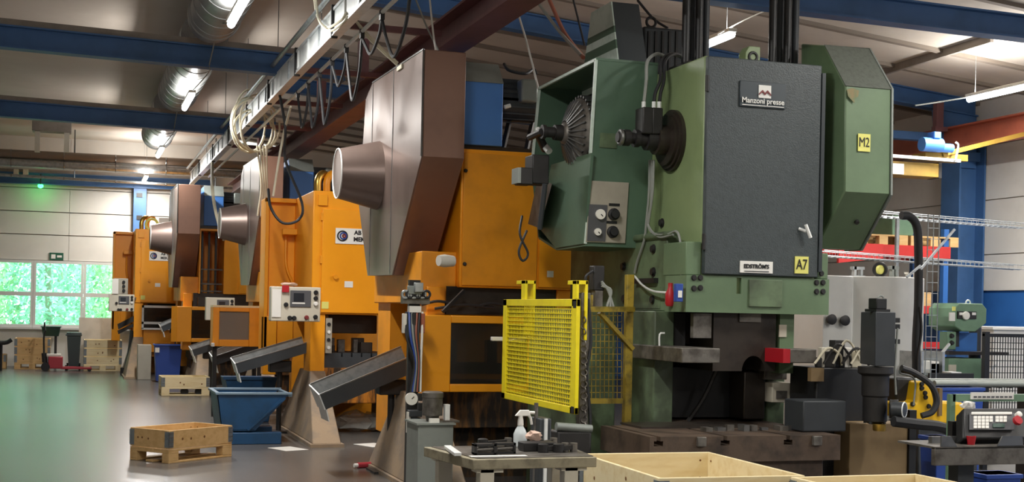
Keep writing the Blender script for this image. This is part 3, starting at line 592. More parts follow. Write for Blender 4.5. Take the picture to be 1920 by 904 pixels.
# crank end on the body side with shaft and valve block
c = P(1262, 264, X=4.5); c.x = 4.5
ce = MB().lathe(c, (-1, 0, 0), [(0, .245), (.03, .245), (.03, .225), (.05, .225), (.05, .20), (.075, .2), (.075, .12), (.16, .12), (.16, .09)], 36).build('crank_flange', 'oily', G)
xs = P(1157, 264, Y=c.y).x
MB().lathe((4.36, c.y, c.z), (-1, 0, 0), [(0, .09), (.1, .09), (.1, .06), (.16, .06), (.16, .07), (.2, .07), (.2, .045), (4.36-xs-.1, .045), (4.36-xs-.1, .065), (4.36-xs-.05, .065), (4.36-xs-.05, .05), (4.36-xs, .04)], 20).build('crank_shaft', 'dark', ce)
MB().torus((xs+.03, c.y, c.z), (1, 0, 0), .05, .018, 18, 8).build('shaft_collar', 'steel', ce)
for u, v in ((1208, 215), (1226, 216)): q = P(u, v, Y=c.y-.02); MB().box(q.x-.045, q.x+.045, q.y-.08, q.y+.08, q.z-.16, q.z+.05).build('valve', 'dark', ce, .01)
for k, (ua, ub) in enumerate(((1207, 1212), (1226, 1238), (1236, 1245))):
    q = P(ua, 198, Y=c.y-.02); MB().cyl(q-Vector((0, 0, .03)), q+Vector((0, 0, .03)), .018, n=8).build('fitting', 'alu', ce)
    MB().tube([q, q+Vector((.01, 0, .1)), P(ub, 150, Y=c.y), P(ub+2, 115, Y=c.y+.1), P(ub+20, 101, Y=c.y+.3), P(ub+40, 108, Y=c.y+.5)], .014, 6, 6).build('hose', 'cabledk' if k else 'cablegrey', ce)
# cables down the side
for k, pts in enumerate((((1218, 300), (1217, 360), (1212, 415), (1208, 450), (1195, 490), (1190, 512)), ((1226, 300), (1224, 360), (1217, 410), (1216, 425), (1226, 438), (1250, 440), (1268, 434), (1275, 450), (1279, 490), (1277, 535)), ((1222, 300), (1221, 380), (1215, 420), (1235, 444), (1262, 440)))):
    MB().tube([P(u, v, X=4.38) for u, v in pts], .010, 6, 5).build('cable', 'cablegrey', G)
MB().tube([P(1190, 518, X=4.34), P(1205, 535, X=4.34), P(1225, 546, X=4.34), P(1252, 549, X=4.34)], .009, 6, 5).build('cable', 'alu', G)
q = P(1257, 555, X=4.36); MB().lathe(q+Vector((0, 0, -.08)), (0, 0, 1), [(0, .03), (.02, .04), (.1, .04), (.14, .02), (.18, .02)], 12).build('emergency_cord_box', 'redcup', G, label='small red safety switch')
MB().fbox(1268, 532, 1281, 566, 9.155, .05).build('terminal_block', 'plasticblue', G, .004); MB().fbox(1272, 545, 1279, 558, 9.148, .01).build('connector', 'paper', G)
# chimney, motor box, black damper tubes, lifting eye
yc = 10.55; A_ = P(1166, 117, Y=yc); xc = A_.x; B_ = P(1220, 121, Y=yc); dk = P(1090, 126, X=xc).y
T_ = P(1148, 3, Y=yc+.1); T2 = P(1198, 12, Y=yc+.1); td = P(1111, 22, X=T_.x).y
ch = MB().hexa([(xc, yc, 3.62), (B_.x, yc, 3.62), (B_.x, dk, 3.62), (xc, dk, 3.62)], [(T_.x, yc+.1, T_.z), (T2.x, yc+.1, T_.z), (T2.x, td, T_.z), (T_.x, td, T_.z)]).build('chimney_hood', 'doorside', G, .004)
def on_ch(s, t): # left face point: s along depth, t up
    lo = Vector((xc, yc+(dk-yc)*s, 3.62)); hi = Vector((T_.x, yc+.1+(td-yc-.1)*s, T_.z)); return lo.lerp(hi, t)
for t0, t1, m in ((0, .42, 'paleg'), (.42, .53, 'greenhood'), (.53, .62, 'paleg'), (.62, .70, 'greenhood'), (.70, 1, 'paleg')):
    q = [on_ch(0, t0), on_ch(1, t0), on_ch(1, t1), on_ch(0, t1)]; MB().prism(q, (-.012, 0, 0)).build('side_sheet', m, ch)
MB().fbox(1206, 52, 1284, 140, 11.0, .6).build('motor_housing', 'servo', G, .02)
for k in range(5): MB().fbox(1215+k*13, 58, 1219+k*13, 135, 10.985, .02).build('cooling_fin', 'dark', G)
MB().torus(P(1221, 42, Y=11.1), (0, 1, 0), .045, .014, 18, 8).build('lifting_eye', 'dark', G)
for u0, u1 in ((1279, 1328), (1441, 1497)):
    for j in range(4):
        u = u0+(u1-u0)*(j+.5)/4; q = P(u, 100, Y=9.75+.09*(j % 2)); top = 5.15
        MB().cyl((q.x, q.y, 3.6), (q.x, q.y, top), .032, n=14).build('damper_tube', 'servo' if j % 2 else 'black', G)
    q = P((u0+u1)/2, 103, Y=9.8); MB().box(q.x-.15, q.x+.15, 9.68, 9.98, 3.62, 3.66).build('damper_flange', 'dark', G, .006)
    for s in (-1, 1): MB().cyl((q.x+s*.1, 9.66, 3.65), (q.x+s*.17, 9.6, 3.63), .02, n=8).build('clamp_bolt', 'dark', G)
q = P(1409, 91, Y=9.5); MB().py([(q.x-.05, 3.62), (q.x-.05, 3.74), (q.x-.02, 3.79), (q.x+.08, 3.79), (q.x+.08, 3.62)], 9.5, 9.62).build('lifting_lug', 'green', G, .006); MB().torus((q.x+.015, 9.498, 3.705), (0, 1, 0), .035, .012, 16, 6).build('lug_ring', 'dark', G)
# right hand flywheel guard with M2
gY = P(1585, 260, X=5.62).y; pr = [P(u, v, X=5.62) for u, v in ((1585, 162), (1545, 85), (1502, 82), (1500, 466), (1530, 465), (1583, 359))]
xr = P(1671, 260, Y=gY).x
gg = MB().px([(p.y, p.z) for p in pr], 5.62, xr).build('flywheel_guard', 'greenguard', G, .012)
MB().px([(p.y-(.012 if i in (0, 5) else .008), p.z+(.01 if i in (0, 1, 2) else -.01)) for i, p in enumerate(pr)], xr, xr+.015).build('guard_rim', 'greymetal', gg)
cq = [pr[0], pr[1]]; nn = Vector((0, -(cq[1].z-cq[0].z), cq[1].y-cq[0].y)).normalized()*.004
MB().hexa([cq[0]+nn, Vector((xr, cq[0].y, cq[0].z))+nn, Vector((xr, cq[0].y, cq[0].z))+nn*2, cq[0]+nn*2], [cq[1]+nn, Vector((xr, cq[1].y, cq[1].z))+nn, Vector((xr, cq[1].y, cq[1].z))+nn*2, cq[1]+nn*2]).build('top_sheet', 'dusty', gg)
st = MB().fbox(1609, 251, 1632, 284, gY-.006, .005).build('sticker', 'sticker', gg, label='yellow sticker reading M2'); text('M2', .105, '-Y', P(1620.5, 267.5, Y=gY-.008), 'ink', st, sx=.72)
MB().prism([P(u, v, Y=gY-.003) for u, v in ((1588, 168), (1598, 165), (1611, 170), (1609, 181), (1603, 185), (1602, 193), (1595, 186), (1590, 180))], (0, .004, 0)).build('rust_patch', 'rustgreen', gg)
q = (pr[5]+pr[4])/2; MB().lathe((P(1606, 405, Y=q.y).x, q.y, q.z), (0, -.72, -.69), [(0, .02), (.02, .018)], 10).build('plug', 'dark', gg)
MB().box(5.49, 5.62, 9.7, 11.3, 2.3, 3.5).build('guard_mount', 'greenguard', G)
# ================================================================== ORANGE PRESSES
def foot(par, x0, x1, tx0, tx1, y0, y1, ty0, ty1, zt):
    MB().hexa([(x0, y0, .04), (x1, y0, .04), (x1, y1, .04), (x0, y1, .04)], [(tx0, ty0, zt), (tx1, ty0, zt), (tx1, ty1, zt), (tx0, ty1, zt)]).build('foot', 'footpaint', par, .012)
    MB().box(x0-.03, x1+.03, y0-.04, y1+.04, 0, .04).build('foot_plate', 'footpaint', par)
def brown_press(x0, y0, gw, label, near=False, fdx=0, niche=0):
    t = thing('orange_press', label, 'press', (x0+1.0, y0+1.4, 0))
    pf = [(0, 4.05), (2.25, 4.09), (2.6, 3.96), (2.86, 2.8), (2.31, 1.995), (1.12, 1.98), (.0, 3.06)]
    g = MB().px([(y0+a, z) for a, z in pf], x0+.012, x0+gw).build('flywheel_guard', 'brown', t, .008, label='brown sheet metal flywheel guard')
    cuts = (0, 1.22, 2.22, 2.9)
    def clip(poly, a, b):
        def half(p, s, c):
            out = []
            for (u, v), (u2, v2) in zip(p, p[1:]+p[:1]):
                if s*(u-c) >= 0: out.append((u, v))
                if (u-c)*(u2-c) < 0: k = (c-u)/(u2-u); out.append((c, v+k*(v2-v)))
            return out
        return half(half(poly, 1, a), -1, b)
    for a, b in zip(cuts, cuts[1:]):
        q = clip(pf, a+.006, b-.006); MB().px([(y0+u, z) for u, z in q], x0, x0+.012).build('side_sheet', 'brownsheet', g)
    for a in cuts[1:3]: MB().box(x0-.006, x0, y0+a-.006, y0+a+.006, 2.0 if a < 2 else 2.2, 4.06).build('seam', 'steel', g)
    for (a, z), (b, z2) in ((pf[0], pf[1]), (pf[6], pf[0])): MB().bar((x0, y0+a, z), (x0, y0+b, z2), .014).build('edge', 'steel', g)
    cc = (x0, y0+1.9, 3.05)
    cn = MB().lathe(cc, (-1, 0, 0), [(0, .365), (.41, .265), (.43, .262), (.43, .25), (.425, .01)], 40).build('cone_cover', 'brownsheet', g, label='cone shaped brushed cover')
    MB().torus((x0-.43, cc[1], cc[2]), (1, 0, 0), .26, .008, 36, 6).build('rim', 'alu', cn)
    # body
    bx0, bx1, by = x0+.47, x0+1.69, y0+.3
    if niche:   # open front: a real recess in the body
        MB().box(bx0, bx0+.03, by, by+2.3, 1.86, 3.19).box(bx0+niche, bx1, by, by+2.3, 1.86, 3.19).box(bx0+.03, bx0+niche, by+1.2, by+2.3, 1.86, 3.19).box(bx0+.03, bx0+niche, by, by+1.2, 3.15, 3.19).build('body', 'orange', t)
    else:
        MB().box(bx0, bx1, by, by+2.3, 1.86, 3.19).build('body', 'orange', t, .012); MB().box(bx0+.02, bx0+.78, by-.02, by, 1.88, 3.15).build('front_cover', 'orangedirt', t, .006)
    MB().box(bx0+.80, bx1-.01, by-.02, by, 1.88, 3.15).build('front_cover', 'orange', t, .006)
    MB().box(bx0-.35, bx0, by+.1, by+2.2, 1.7, 2.2).build('side_box', 'orangedirt', t, .01)
    for sx in (bx0-.3, bx1-.2): MB().box(sx, sx+.18, by+.05, by+.5, .7, 1.86).build('column', 'orange', t, .01)
    MB().box(bx0-.3, bx1, by+1.6, by+2.2, .3, 1.86).build('rear_frame', 'orangedirt', t)
    MB().box(bx0-.1, bx1-.05, by+.08, by+1.6, 1.6, 1.87).build('ram_housing', 'oily', t)
    MB().box(bx0-.12, bx1-.02, by+.1, by+1.5, .5, .9).build('bed', 'rustdark', t, .01); MB().box(bx0-.1, bx1-.05, by+.3, by+1.4, 0, .5).build('bed_base', 'rustdark', t)
    foot(t, x0-.1+fdx, x0+.2+fdx, x0+.1+fdx, x0+.32+fdx, y0-1.2, y0+1.6, y0+.35, y0+1.2, .82); foot(t, bx1-.1, bx1+.3, bx1-.25, bx1-.02, y0-1.2, y0+1.6, y0+.35, y0+1.2, .82)
    # guard door with dark window
    d = MB(); gx0, gx1, gz0, gz1, gy = x0+.03, x0+1.15, .875, 1.59, y0
    wx0, wx1, wz0, wz1 = gx0+.29, gx1-.07, gz0+.075, gz1-.07
    for a, b, c, e in ((gx0, wx0, gz0, gz1), (wx1, gx1, gz0, gz1), (wx0, wx1, gz0, wz0), (wx0, wx1, wz1, gz1)): d.box(a, b, gy, gy+.06, c, e)
    gd = d.build('guard_door', 'orange', t, .008, label='orange guard door with dark window')
    MB().box(wx0, wx1, gy+.03, gy+.036, wz0, wz1).build('window_pane', 'darkpane', gd)
    MB().hexa([(gx0-.1, gy+.14, gz0), (gx0, gy, gz0), (gx0, gy+.03, gz0), (gx0-.08, gy+.17, gz0)], [(gx0-.1, gy+.14, gz1), (gx0, gy, gz1), (gx0, gy+.03, gz1), (gx0-.08, gy+.17, gz1)]).build('corner_sheet', 'orange', gd)
    MB().box(gx0, gx1, gy+.1, gy+.4, gz1-.02, gz1).build('top_sheet', 'orangedirt', gd)
    MB().box(wx0+.05, wx1-.05, y0+.5, y0+.9, 1.02, 1.12).build('die_shoe', 'worn', t); MB().box(wx0+.1, wx0+.2, y0+.5, y0+.6, 1.12, 1.35).build('die_post', 'steel', t); MB().box(wx1-.25, wx1-.15, y0+.5, y0+.6, 1.12, 1.35).build('die_post', 'steel', t)
    # drive box and motor on top
    mb = MB().px([(by+.3, 3.27), (by+.3, 3.9), (by+.5, 4.1), (by+1.3, 4.1), (by+1.3, 3.27)], bx0+.1, bx0+.5).build('drive_cover', 'motorblue', t, .01, label='blue drive cover with grey top')
    MB().hexa([(bx0+.1, by+.29, 3.89), (bx0+.5, by+.29, 3.89), (bx0+.5, by+.3, 3.9), (bx0+.1, by+.3, 3.9)], [(bx0+.1, by+.485, 4.115), (bx0+.5, by+.485, 4.115), (bx0+.5, by+.5, 4.115), (bx0+.1, by+.5, 4.115)]).build('top_sheet', 'greymetal', mb)
    MB().cyl((bx0+.5, by+.7, 3.78), (bx0+.95, by+.7, 3.78), .2, n=24).build('motor', 'motordk', t)
    for k in range(9):
        a = PI*(.55+.9*k/8)+PI*.0; MB().box(bx0+.53, bx0+.92, by+.7+.2*math.cos(a)-.01, by+.7+.22*math.cos(a)+.01, 3.78+.205*math.sin(a)-.012, 3.78+.22*math.sin(a)+.012).build('motor_fin', 'motordk', t)
    MB().box(bx0+.72, bx0+.9, by+.4, by+.56, 3.75, 3.98).build('terminal_box', 'greymetal', t, .02)
    MB().box(bx0+.05, bx0+1.1, by+.35, by+1.3, 3.19, 3.27).build('motor_base', 'oily', t)
    for xx in (bx0+.6, bx0+.85): MB().bar((xx, by+.6, 3.27), (xx+.1, by+.7, 3.6), .04).build('strut', 'oily', t)
    return t
P1 = brown_press(3.0, 12.0, .41, 'orange press with large brown guard standing next to the green press', True)
P3 = brown_press(2.74, 21.6, .38, 'orange press with brown guard just behind the loop of black cable')
P4 = brown_press(1.88, 27.6, .45, 'orange press with dark brown guard near the end wall windows', False, .4, .5)
for pr_, w_ in ((P4, .5),):
    bx_ = 1.88+.47
    for k in range(3): MB().box(bx_+.07+.14*k, bx_+.11+.14*k, 28.3, 28.36, 1.86, 3.15).build('guide_post', 'servo', pr_)
    for z in (1.9, 2.05, 2.35): MB().box(bx_+.03, bx_+w_, 28.26, 28.3, z, z+.03).build('cross_bar', 'worn', pr_)
    MB().box(bx_-.03, bx_+.7, 27.6, 27.85, 1.6, 1.78).build('ram_plate', 'oily', pr_)
# extras on the nearest one
tx = MB(); q = P(900, 0, Y=12.3)
for u, v in ((1032, 518),): MB().fbox(u-6, v-10, u+6, v+2, 12.27, .006).build('paper_label', 'paper', P1)
for u, v in ((871, 495), (873, 320)): MB().lathe(P(u, v, Y=12.28), (0, -1, 0), [(0, .02), (.02, .016)], 10).build('bolt', 'dark', P1)
MB().lathe(P(850, 490, X=3.3), (-1, -.3, 0), [(0, .05), (.1, .06), (.16, .05)], 14).build('air_filter', 'dirtwhite', P1)
MB().tube([P(945, 120, Y=12.9), P(955, 132, Y=12.8), P(985, 138, Y=12.8), P(1000, 130, Y=12.9), P(1006, 140, Y=12.9)], .016, 6, 6).build('cable', 'cabledk', P1)
q = P(946, 201, Y=12.55); MB().cyl(q, q+Vector((.06, 0, .02)), .02, n=8).build('catch', 'alu', P1)
q = P(750, 127, X=2.99); MB().box(2.98, 3.0, q.y-.1, q.y+.1, q.z-.02, q.z+.02).build('catch', 'cable', P1)
for u, v, w in ((820, 568, 60), (870, 575, 110), (920, 572, 60)): MB().tube([P(u-w/2, v+4, Y=12.25), P(u, v-3, Y=12.22), P(u+w/2, v+2, Y=12.25)], .014, 6, 5).build('hose', 'cabledk', P1)
MB().bar(P(830, 585, Y=12.15), P(870, 545, Y=12.2), .03).build('strut', 'dark', P1)
def sign_press(x0, y0, s, label, sign_label, opening):
    t = thing('orange_press', label, 'press', (x0+.6*s, y0+1., 0)); Z = lambda z: z*s
    X = lambda x: x0+x*s
    MB().box(X(0), X(1.2), y0, y0+2.0, Z(1.55), Z(3.13)).build('body', 'orange', t, .012)
    fc = MB().box(X(.12), X(1.18), y0-.025, y0, Z(1.57), Z(2.9)).build('front_cover', 'orange', t, .006)
    for z in (1.72, 2.2, 2.75): MB().box(X(.1), X(.13), y0-.03, y0, Z(z), Z(z+.1)).build('hinge', 'orangedirt', fc)
    MB().box(X(.06), X(.18), y0-.03, y0-.002, Z(2.94), Z(3.08)).build('patch_plate', 'orange', t, .003)
    MB().cyl((X(.3), y0-.025, Z(2.03)), (X(.3), y0-.06, Z(2.03)), .03, n=12).build('knob', 'orangedirt', fc)
    MB().box(X(.42), X(.53), y0-.03, y0-.024, Z(1.9), Z(1.98)).build('paper_label', 'paper', fc); MB().box(X(.13), X(.22), y0-.031, y0-.024, Z(1.62), Z(1.71)).build('warning_label', 'sticker', fc)
    sg = MB().box(X(.29), X(.95), y0-.036, y0-.024, Z(2.46), Z(2.66)).build('maker_sign', 'label', fc, label='white maker sign with a dark ring emblem')
    c = Vector((X(.38), y0-.038, Z(2.56)))
    for R, r_, m in ((.062, .012, 'ink'), (.04, .012, 'plasticblue'), (.018, .014, 'inkred')): MB().torus(c+Vector(((.062-R)*.5, 0, 0)), (0, 1, 0), R*s, r_*s*.8, 24, 6).build('emblem_ring', m, sg)
    text('AB SMÅ', .075*s, '-Y', (X(.66), y0-.038, Z(2.605)), 'ink', sg, bold=.003); text('MEKANI', .075*s, '-Y', (X(.66), y0-.038, Z(2.52)), 'ink', sg, bold=.003)
    # side shroud on the left
    sx0, sy = X(-.42), y0+1.35
    sh = MB().box(sx0, X(0), sy+.1, sy+.5, Z(.95), Z(3.12)).build('side_shroud', 'orange', t, .008, label='orange side shroud with raised frame')
    MB().box(sx0, sx0+.05, sy, sy+.1, Z(.95), Z(3.12)).build('frame_bar', 'orange', sh, .006); MB().box(sx0, X(0), sy, sy+.1, Z(3.06), Z(3.12)).build('frame_bar', 'orange', sh, .006); MB().box(X(-.2), X(0), sy-.1, sy, Z(2.62), Z(2.7)).build('frame_bar', 'orange', sh, .006)
    MB().tube([(X(-.13), sy+.06, Z(2.6)), (X(-.12), sy+.05, Z(2.2)), (X(-.02), sy+.05, Z(1.95))], .02, 6, 5).build('conduit', 'orangedirt', sh)
    # top fittings
    for k in range(2): MB().tube([(X(.14+.12*k), y0+.5, Z(3.13)), (X(.14+.12*k), y0+.5, Z(3.3)), (X(.2+.12*k), y0+.55, Z(3.4)), (X(.3+.1*k), y0+.7, Z(3.4))], .05, 10, 5).build('pipe', 'brass' if k == 0 else 'orangedirt', t)
    # lower part
    MB().box(X(0), X(.19), y0+.02, y0+.5, Z(.45), Z(1.55)).build('column', 'orange', t, .01); MB().box(X(1.06), X(1.2), y0+.02, y0+.5, Z(.45), Z(1.55)).build('column', 'orange', t, .01)
    MB().box(X(-.42), X(-.24), sy, sy+.2, Z(.7), Z(1.5)).build('column', 'orange', t, .01)
    MB().box(X(0), X(1.2), y0+1.5, y0+1.7, Z(.1), Z(1.55)).build('rear_frame', 'orangedirt', t)
    bp_ = [(X(.19), Z(.86)), (X(1.06), Z(.86)), (X(1.06), Z(1.05))]
    for k in (3, 2, 1, 0): bp_ += [(X(.44+.13*k), Z(1.05)), (X(.44+.13*k), Z(1.0)), (X(.42+.13*k), Z(1.0)), (X(.42+.13*k), Z(1.05))]
    MB().py(bp_+[(X(.19), Z(1.05))], y0+.1, y0+1.0).build('bolster', 'servo', t)
    MB().box(X(.19), X(1.06), y0+.06, y0+1.4, Z(.4), Z(.86)).build('bed', 'rustorange', t, .01); MB().box(X(.1), X(1.1), y0+1.3, y0+1.45, 0, Z(.4)).build('bed_base', 'orangedirt', t)
    MB().box(X(.3), X(.95), y0+.4, y0+.9, Z(1.3), Z(1.54)).build('ram', 'oily', t, .01)
    for k in range(6):
        a, b = random.uniform(.3, .8), random.uniform(.05, .16); MB().box(X(a), X(a+b), y0+.3+.05*k, y0+.4+.05*k, Z(1.05), Z(1.05+random.uniform(.06, .22))).build('die_piece', 'worn' if k % 2 else 'oily', t, .005)
    MB().box(X(.2), X(.28), y0+.02, y0+.08, Z(1.05), Z(1.5)).build('switch_strip', 'beigegrey', t)
    for k in range(4): MB().lathe((X(.24), y0+.02, Z(1.12+.1*k)), (0, -1, 0), [(0, .025), (.02, .02)], 10).build('push_button', 'ink' if k % 2 else 'paper', t)
    if opening:
        f = MB()
        for a, b, c, d in ((.16, 1.02, 1.45, 1.5), (.16, .2, 1.0, 1.5), (.98, 1.02, 1.0, 1.5), (.16, 1.02, 1.1, 1.15), (.16, 1.02, .98, 1.02)): f.box(X(a), X(b), y0-.1, y0-.06, Z(c), Z(d))
        gf = f.build('guard_frame', 'alu', t); MB().box(X(.2), X(.98), y0-.085, y0-.08, Z(1.02), Z(1.45)).build('window_pane', 'darkpane', gf)
        MB().box(X(.2), X(1.2), y0-.02, y0+.02, Z(.5), Z(1.0)).build('lower_cover', 'orangedirt', t, .006); MB().torus((X(.35), y0+.4, Z(3.25)), (0, 1, 0), .13, .03, 24, 8).build('lifting_eye', 'sticker', t)
        MB().box(X(.5), X(.7), y0+.3, y0+.5, Z(3.13), Z(3.4)).build('junction_box', 'paper', t)
        MB().box(X(.75), X(1.18), y0-.06, y0-.02, Z(1.56), Z(1.85)).build('mesh_cover', 'orangedirt', t)
    foot(t, X(-.2), X(.14), X(0), X(.2), y0-1.5, y0+1.2, y0, y0+.8, Z(.82)); foot(t, X(1.06), X(1.4), X(1.0), X(1.2), y0-1.4, y0+1.2, y0, y0+.8, Z(.82))
    return t
P2 = sign_press(2.84, 17.0, 1.0, 'orange press with white maker sign, half hidden by the large brown guard', '', False)
P5 = sign_press(1.22, 31.3, 1.06, 'orange press with white maker sign and white framed guard by the windows', '', True)
# ------------------------------------------------------------------ operator panels
def panel(u0, v0, u1, v1, Y, label, arm_to, paper=True):
    x0, x1, z0, z1 = fr(u0, v0, u1, v1, Y); w = x1-x0; h = z1-z0
    t = thing('operator_terminal', label, 'terminal', ((x0+x1)/2, Y+.1, z0))
    b = MB().box(x0, x1, Y, Y+.18, z0, z1).build('housing', 'beige', t, .012)
    s = MB().box(x0+w*.38, x0+w*.80, Y-.012, Y, z0+h*.42, z0+h*.90).build('display', 'panelgrey', b, .004); MB().box(x0+w*.45, x0+w*.66, Y-.016, Y-.011, z0+h*.58, z0+h*.82).build('screen', 'screen', b); MB().box(x0+w*.42, x0+w*.68, Y-.016, Y-.011, z0+h*.51, z0+h*.55).build('key_row', 'paper', b)
    for k, (a, c, m) in enumerate(((.9, .85, 'ink'), (.9, .68, 'ink'), (.9, .52, 'paper'), (.9, .14, 'ink'), (.72, .12, 'inkred'), (.38, .1, 'ink'), (.47, .1, 'ink'), (.3, .48, 'ink'))): MB().lathe((x0+w*a, Y, z0+h*c), (0, -1, 0), [(0, .028), (.02, .028), (.03, .02)], 12).build('push_button', m, b)
    if paper: MB().box(x0+w*.02, x0+w*.2, Y-.012, Y-.006, z0+h*.12, z0+h*.92).build('paper_sheet', 'paper', b)
    MB().bar((x0+w*.6, Y+.1, z0+h*.5), arm_to, .05).build('arm', 'beigegrey', t)
    return t
pn = panel(508, 538, 601, 603, 16.2, 'beige control panel with screen and hanging paper in front of an orange press', (2.85, 17.02, 1.75))
MB().blob(P(541, 533, Y=16.3), (.10, .06, .02), 4, .3).build('rag', 'rag', pn); MB().fbox(529, 535, 542, 548, 16.17, .02).build('red_box', 'redcup', pn)
panel(204, 552, 252, 584, 30.2, 'beige control panel with small screen hanging before the end wall windows', (1.25, 31.35, 1.75), False)
t = tag(MB().fbox(213, 522, 240, 552, 30.2, .2).build('control_box', 'beigegrey', None, .01), 'small grey button box standing on the control panel by the windows', 'box')
MB().fbox(210, 523, 222, 551, 30.18, .015).build('paper_sheet', 'paper', t)
for k in range(3): c = P(232, 529+8*k, Y=30.2); MB().lathe(c, (0, -1, 0), [(0, .035), (.03, .03)], 10).build('push_button', 'ink', t)
panel(386, 558, 440, 601, 23.8, 'beige control panel with screen behind the orange framed window box', (2.5, 24.4, 1.6), False)
# orange box with hazy window
t = thing('guard_box', 'orange framed guard box with hazy window and pale lid', 'guard', P(450, 655, Y=19.8))
x0, x1, z0, z1 = fr(399, 577, 497, 650, 19.8)
f = MB(); xa, xb = P(411, 620, Y=19.8).x, P(467, 620, Y=19.8).x
for a, b, c, d in ((x0, xa, z0, z1), (xb, x1, z0, z1), (xa, xb, z0, z0+.1), (xa, xb, z1-.06, z1)): f.box(a, b, 19.8, 19.86, c, d)
f.build('frame', 'orangedirt', t, .006); MB().box(xa, xb, 19.83, 19.836, z0+.1, z1-.06).build('window_pane', 'hazepane', t); MB().box(x0, x1, 19.8, 20.2, z1, z1+.03).build('lid', 'pinepale', t)
MB().box(x0, x0+.04, 19.86, 20.2, z0, z1).build('side', 'orangedirt', t); MB().box(x1-.04, x1, 19.86, 20.2, z0, z1).build('side', 'orangedirt', t); MB().box(x0, x1, 20.16, 20.2, z0, z1).build('back', 'orangedirt', t)
for xx in (x0+.02, x1-.08): MB().box(xx, xx+.06, 19.95, 20.01, 0, z0).build('leg', 'dark', t)
MB().box(x0-.02, x0+.02, 19.7, 19.8, z0, z0+.05).build('catch', 'alu', t)
# ------------------------------------------------------------------ steel chutes
def chute(lo, hi, Y, wid, wall, label, legs):
    "lo, hi: pixels of the lower and the upper end of the trough floor on its near side"
    a, b = P(*lo, Y=Y), P(*hi, Y=Y); d = (b-a).normalized(); n = Vector((-d.z, 0, d.x)); n = n if n.z > 0 else -n
    t = thing('steel_chute', label, 'chute', (a.x, Y+wid/2, 0)); W_ = Vector((0, wid, 0))
    def plate(p, q, e, th, nm, m='steel'): MB().hexa([p, q, q+e, p+e], [v+th for v in (p, q, q+e, p+e)]).build(nm, m, t)
    plate(a, b, W_, n*.012, 'floor_sheet'); plate(a, b, n*wall, Vector((0, -.01, 0)), 'side_sheet', 'servo'); plate(a+W_, b+W_, n*wall*1.5, Vector((0, .01, 0)), 'side_sheet', 'galv')
    plate(a, a+Vector((.03, 0, -.12)), W_, d*.012, 'lip', 'alu'); MB().prism([a+n*wall, a+n*wall*1.5+W_, a+W_, a], -d*.012).build('end_plate', 'alu', t)
    MB().bar(a+n*wall, b+n*wall, .03, .012).build('rim', 'steel', t); MB().bar(a+n*wall*1.5+W_, b+n*wall*1.5+W_, .03, .012).build('rim', 'steel', t)
    for k in legs:
        p = a.lerp(b, k)+W_*.5; MB().cyl((p.x, p.y, 0), (p.x, p.y, p.z), .035, n=10).build('leg', 'dark', t)
        MB().box(p.x-.14, p.x+.14, p.y-.1, p.y+.1, p.z-.16, p.z-.01).build('vibrator', 'dark', t, .01)
        MB().box(p.x-.2, p.x+.2, p.y-.2, p.y+.2, 0, .02).build('base_plate', 'dark', t)
    return t
chute((611, 768), (786, 694), 12.95, .42, .16, 'long steel chute sloping down beside the nearest orange press', (.75,))
chute((447, 700), (582, 660), 17.3, .36, .13, 'steel chute sloping down towards the blue tipping skip', (.6,))
chute((405, 685), (512, 648), 20.5, .4, .13, 'steel chute sloping out beneath the orange framed window box', (.7,))
chute((364, 668), (420, 650), 24.6, .45, .12, 'short steel chute behind the wooden crate on wheels', (.6,))
chute((306, 622), (350, 604), 29.6, .4, .12, 'dark steel chute beside the guard of the farthest press', (.6,))
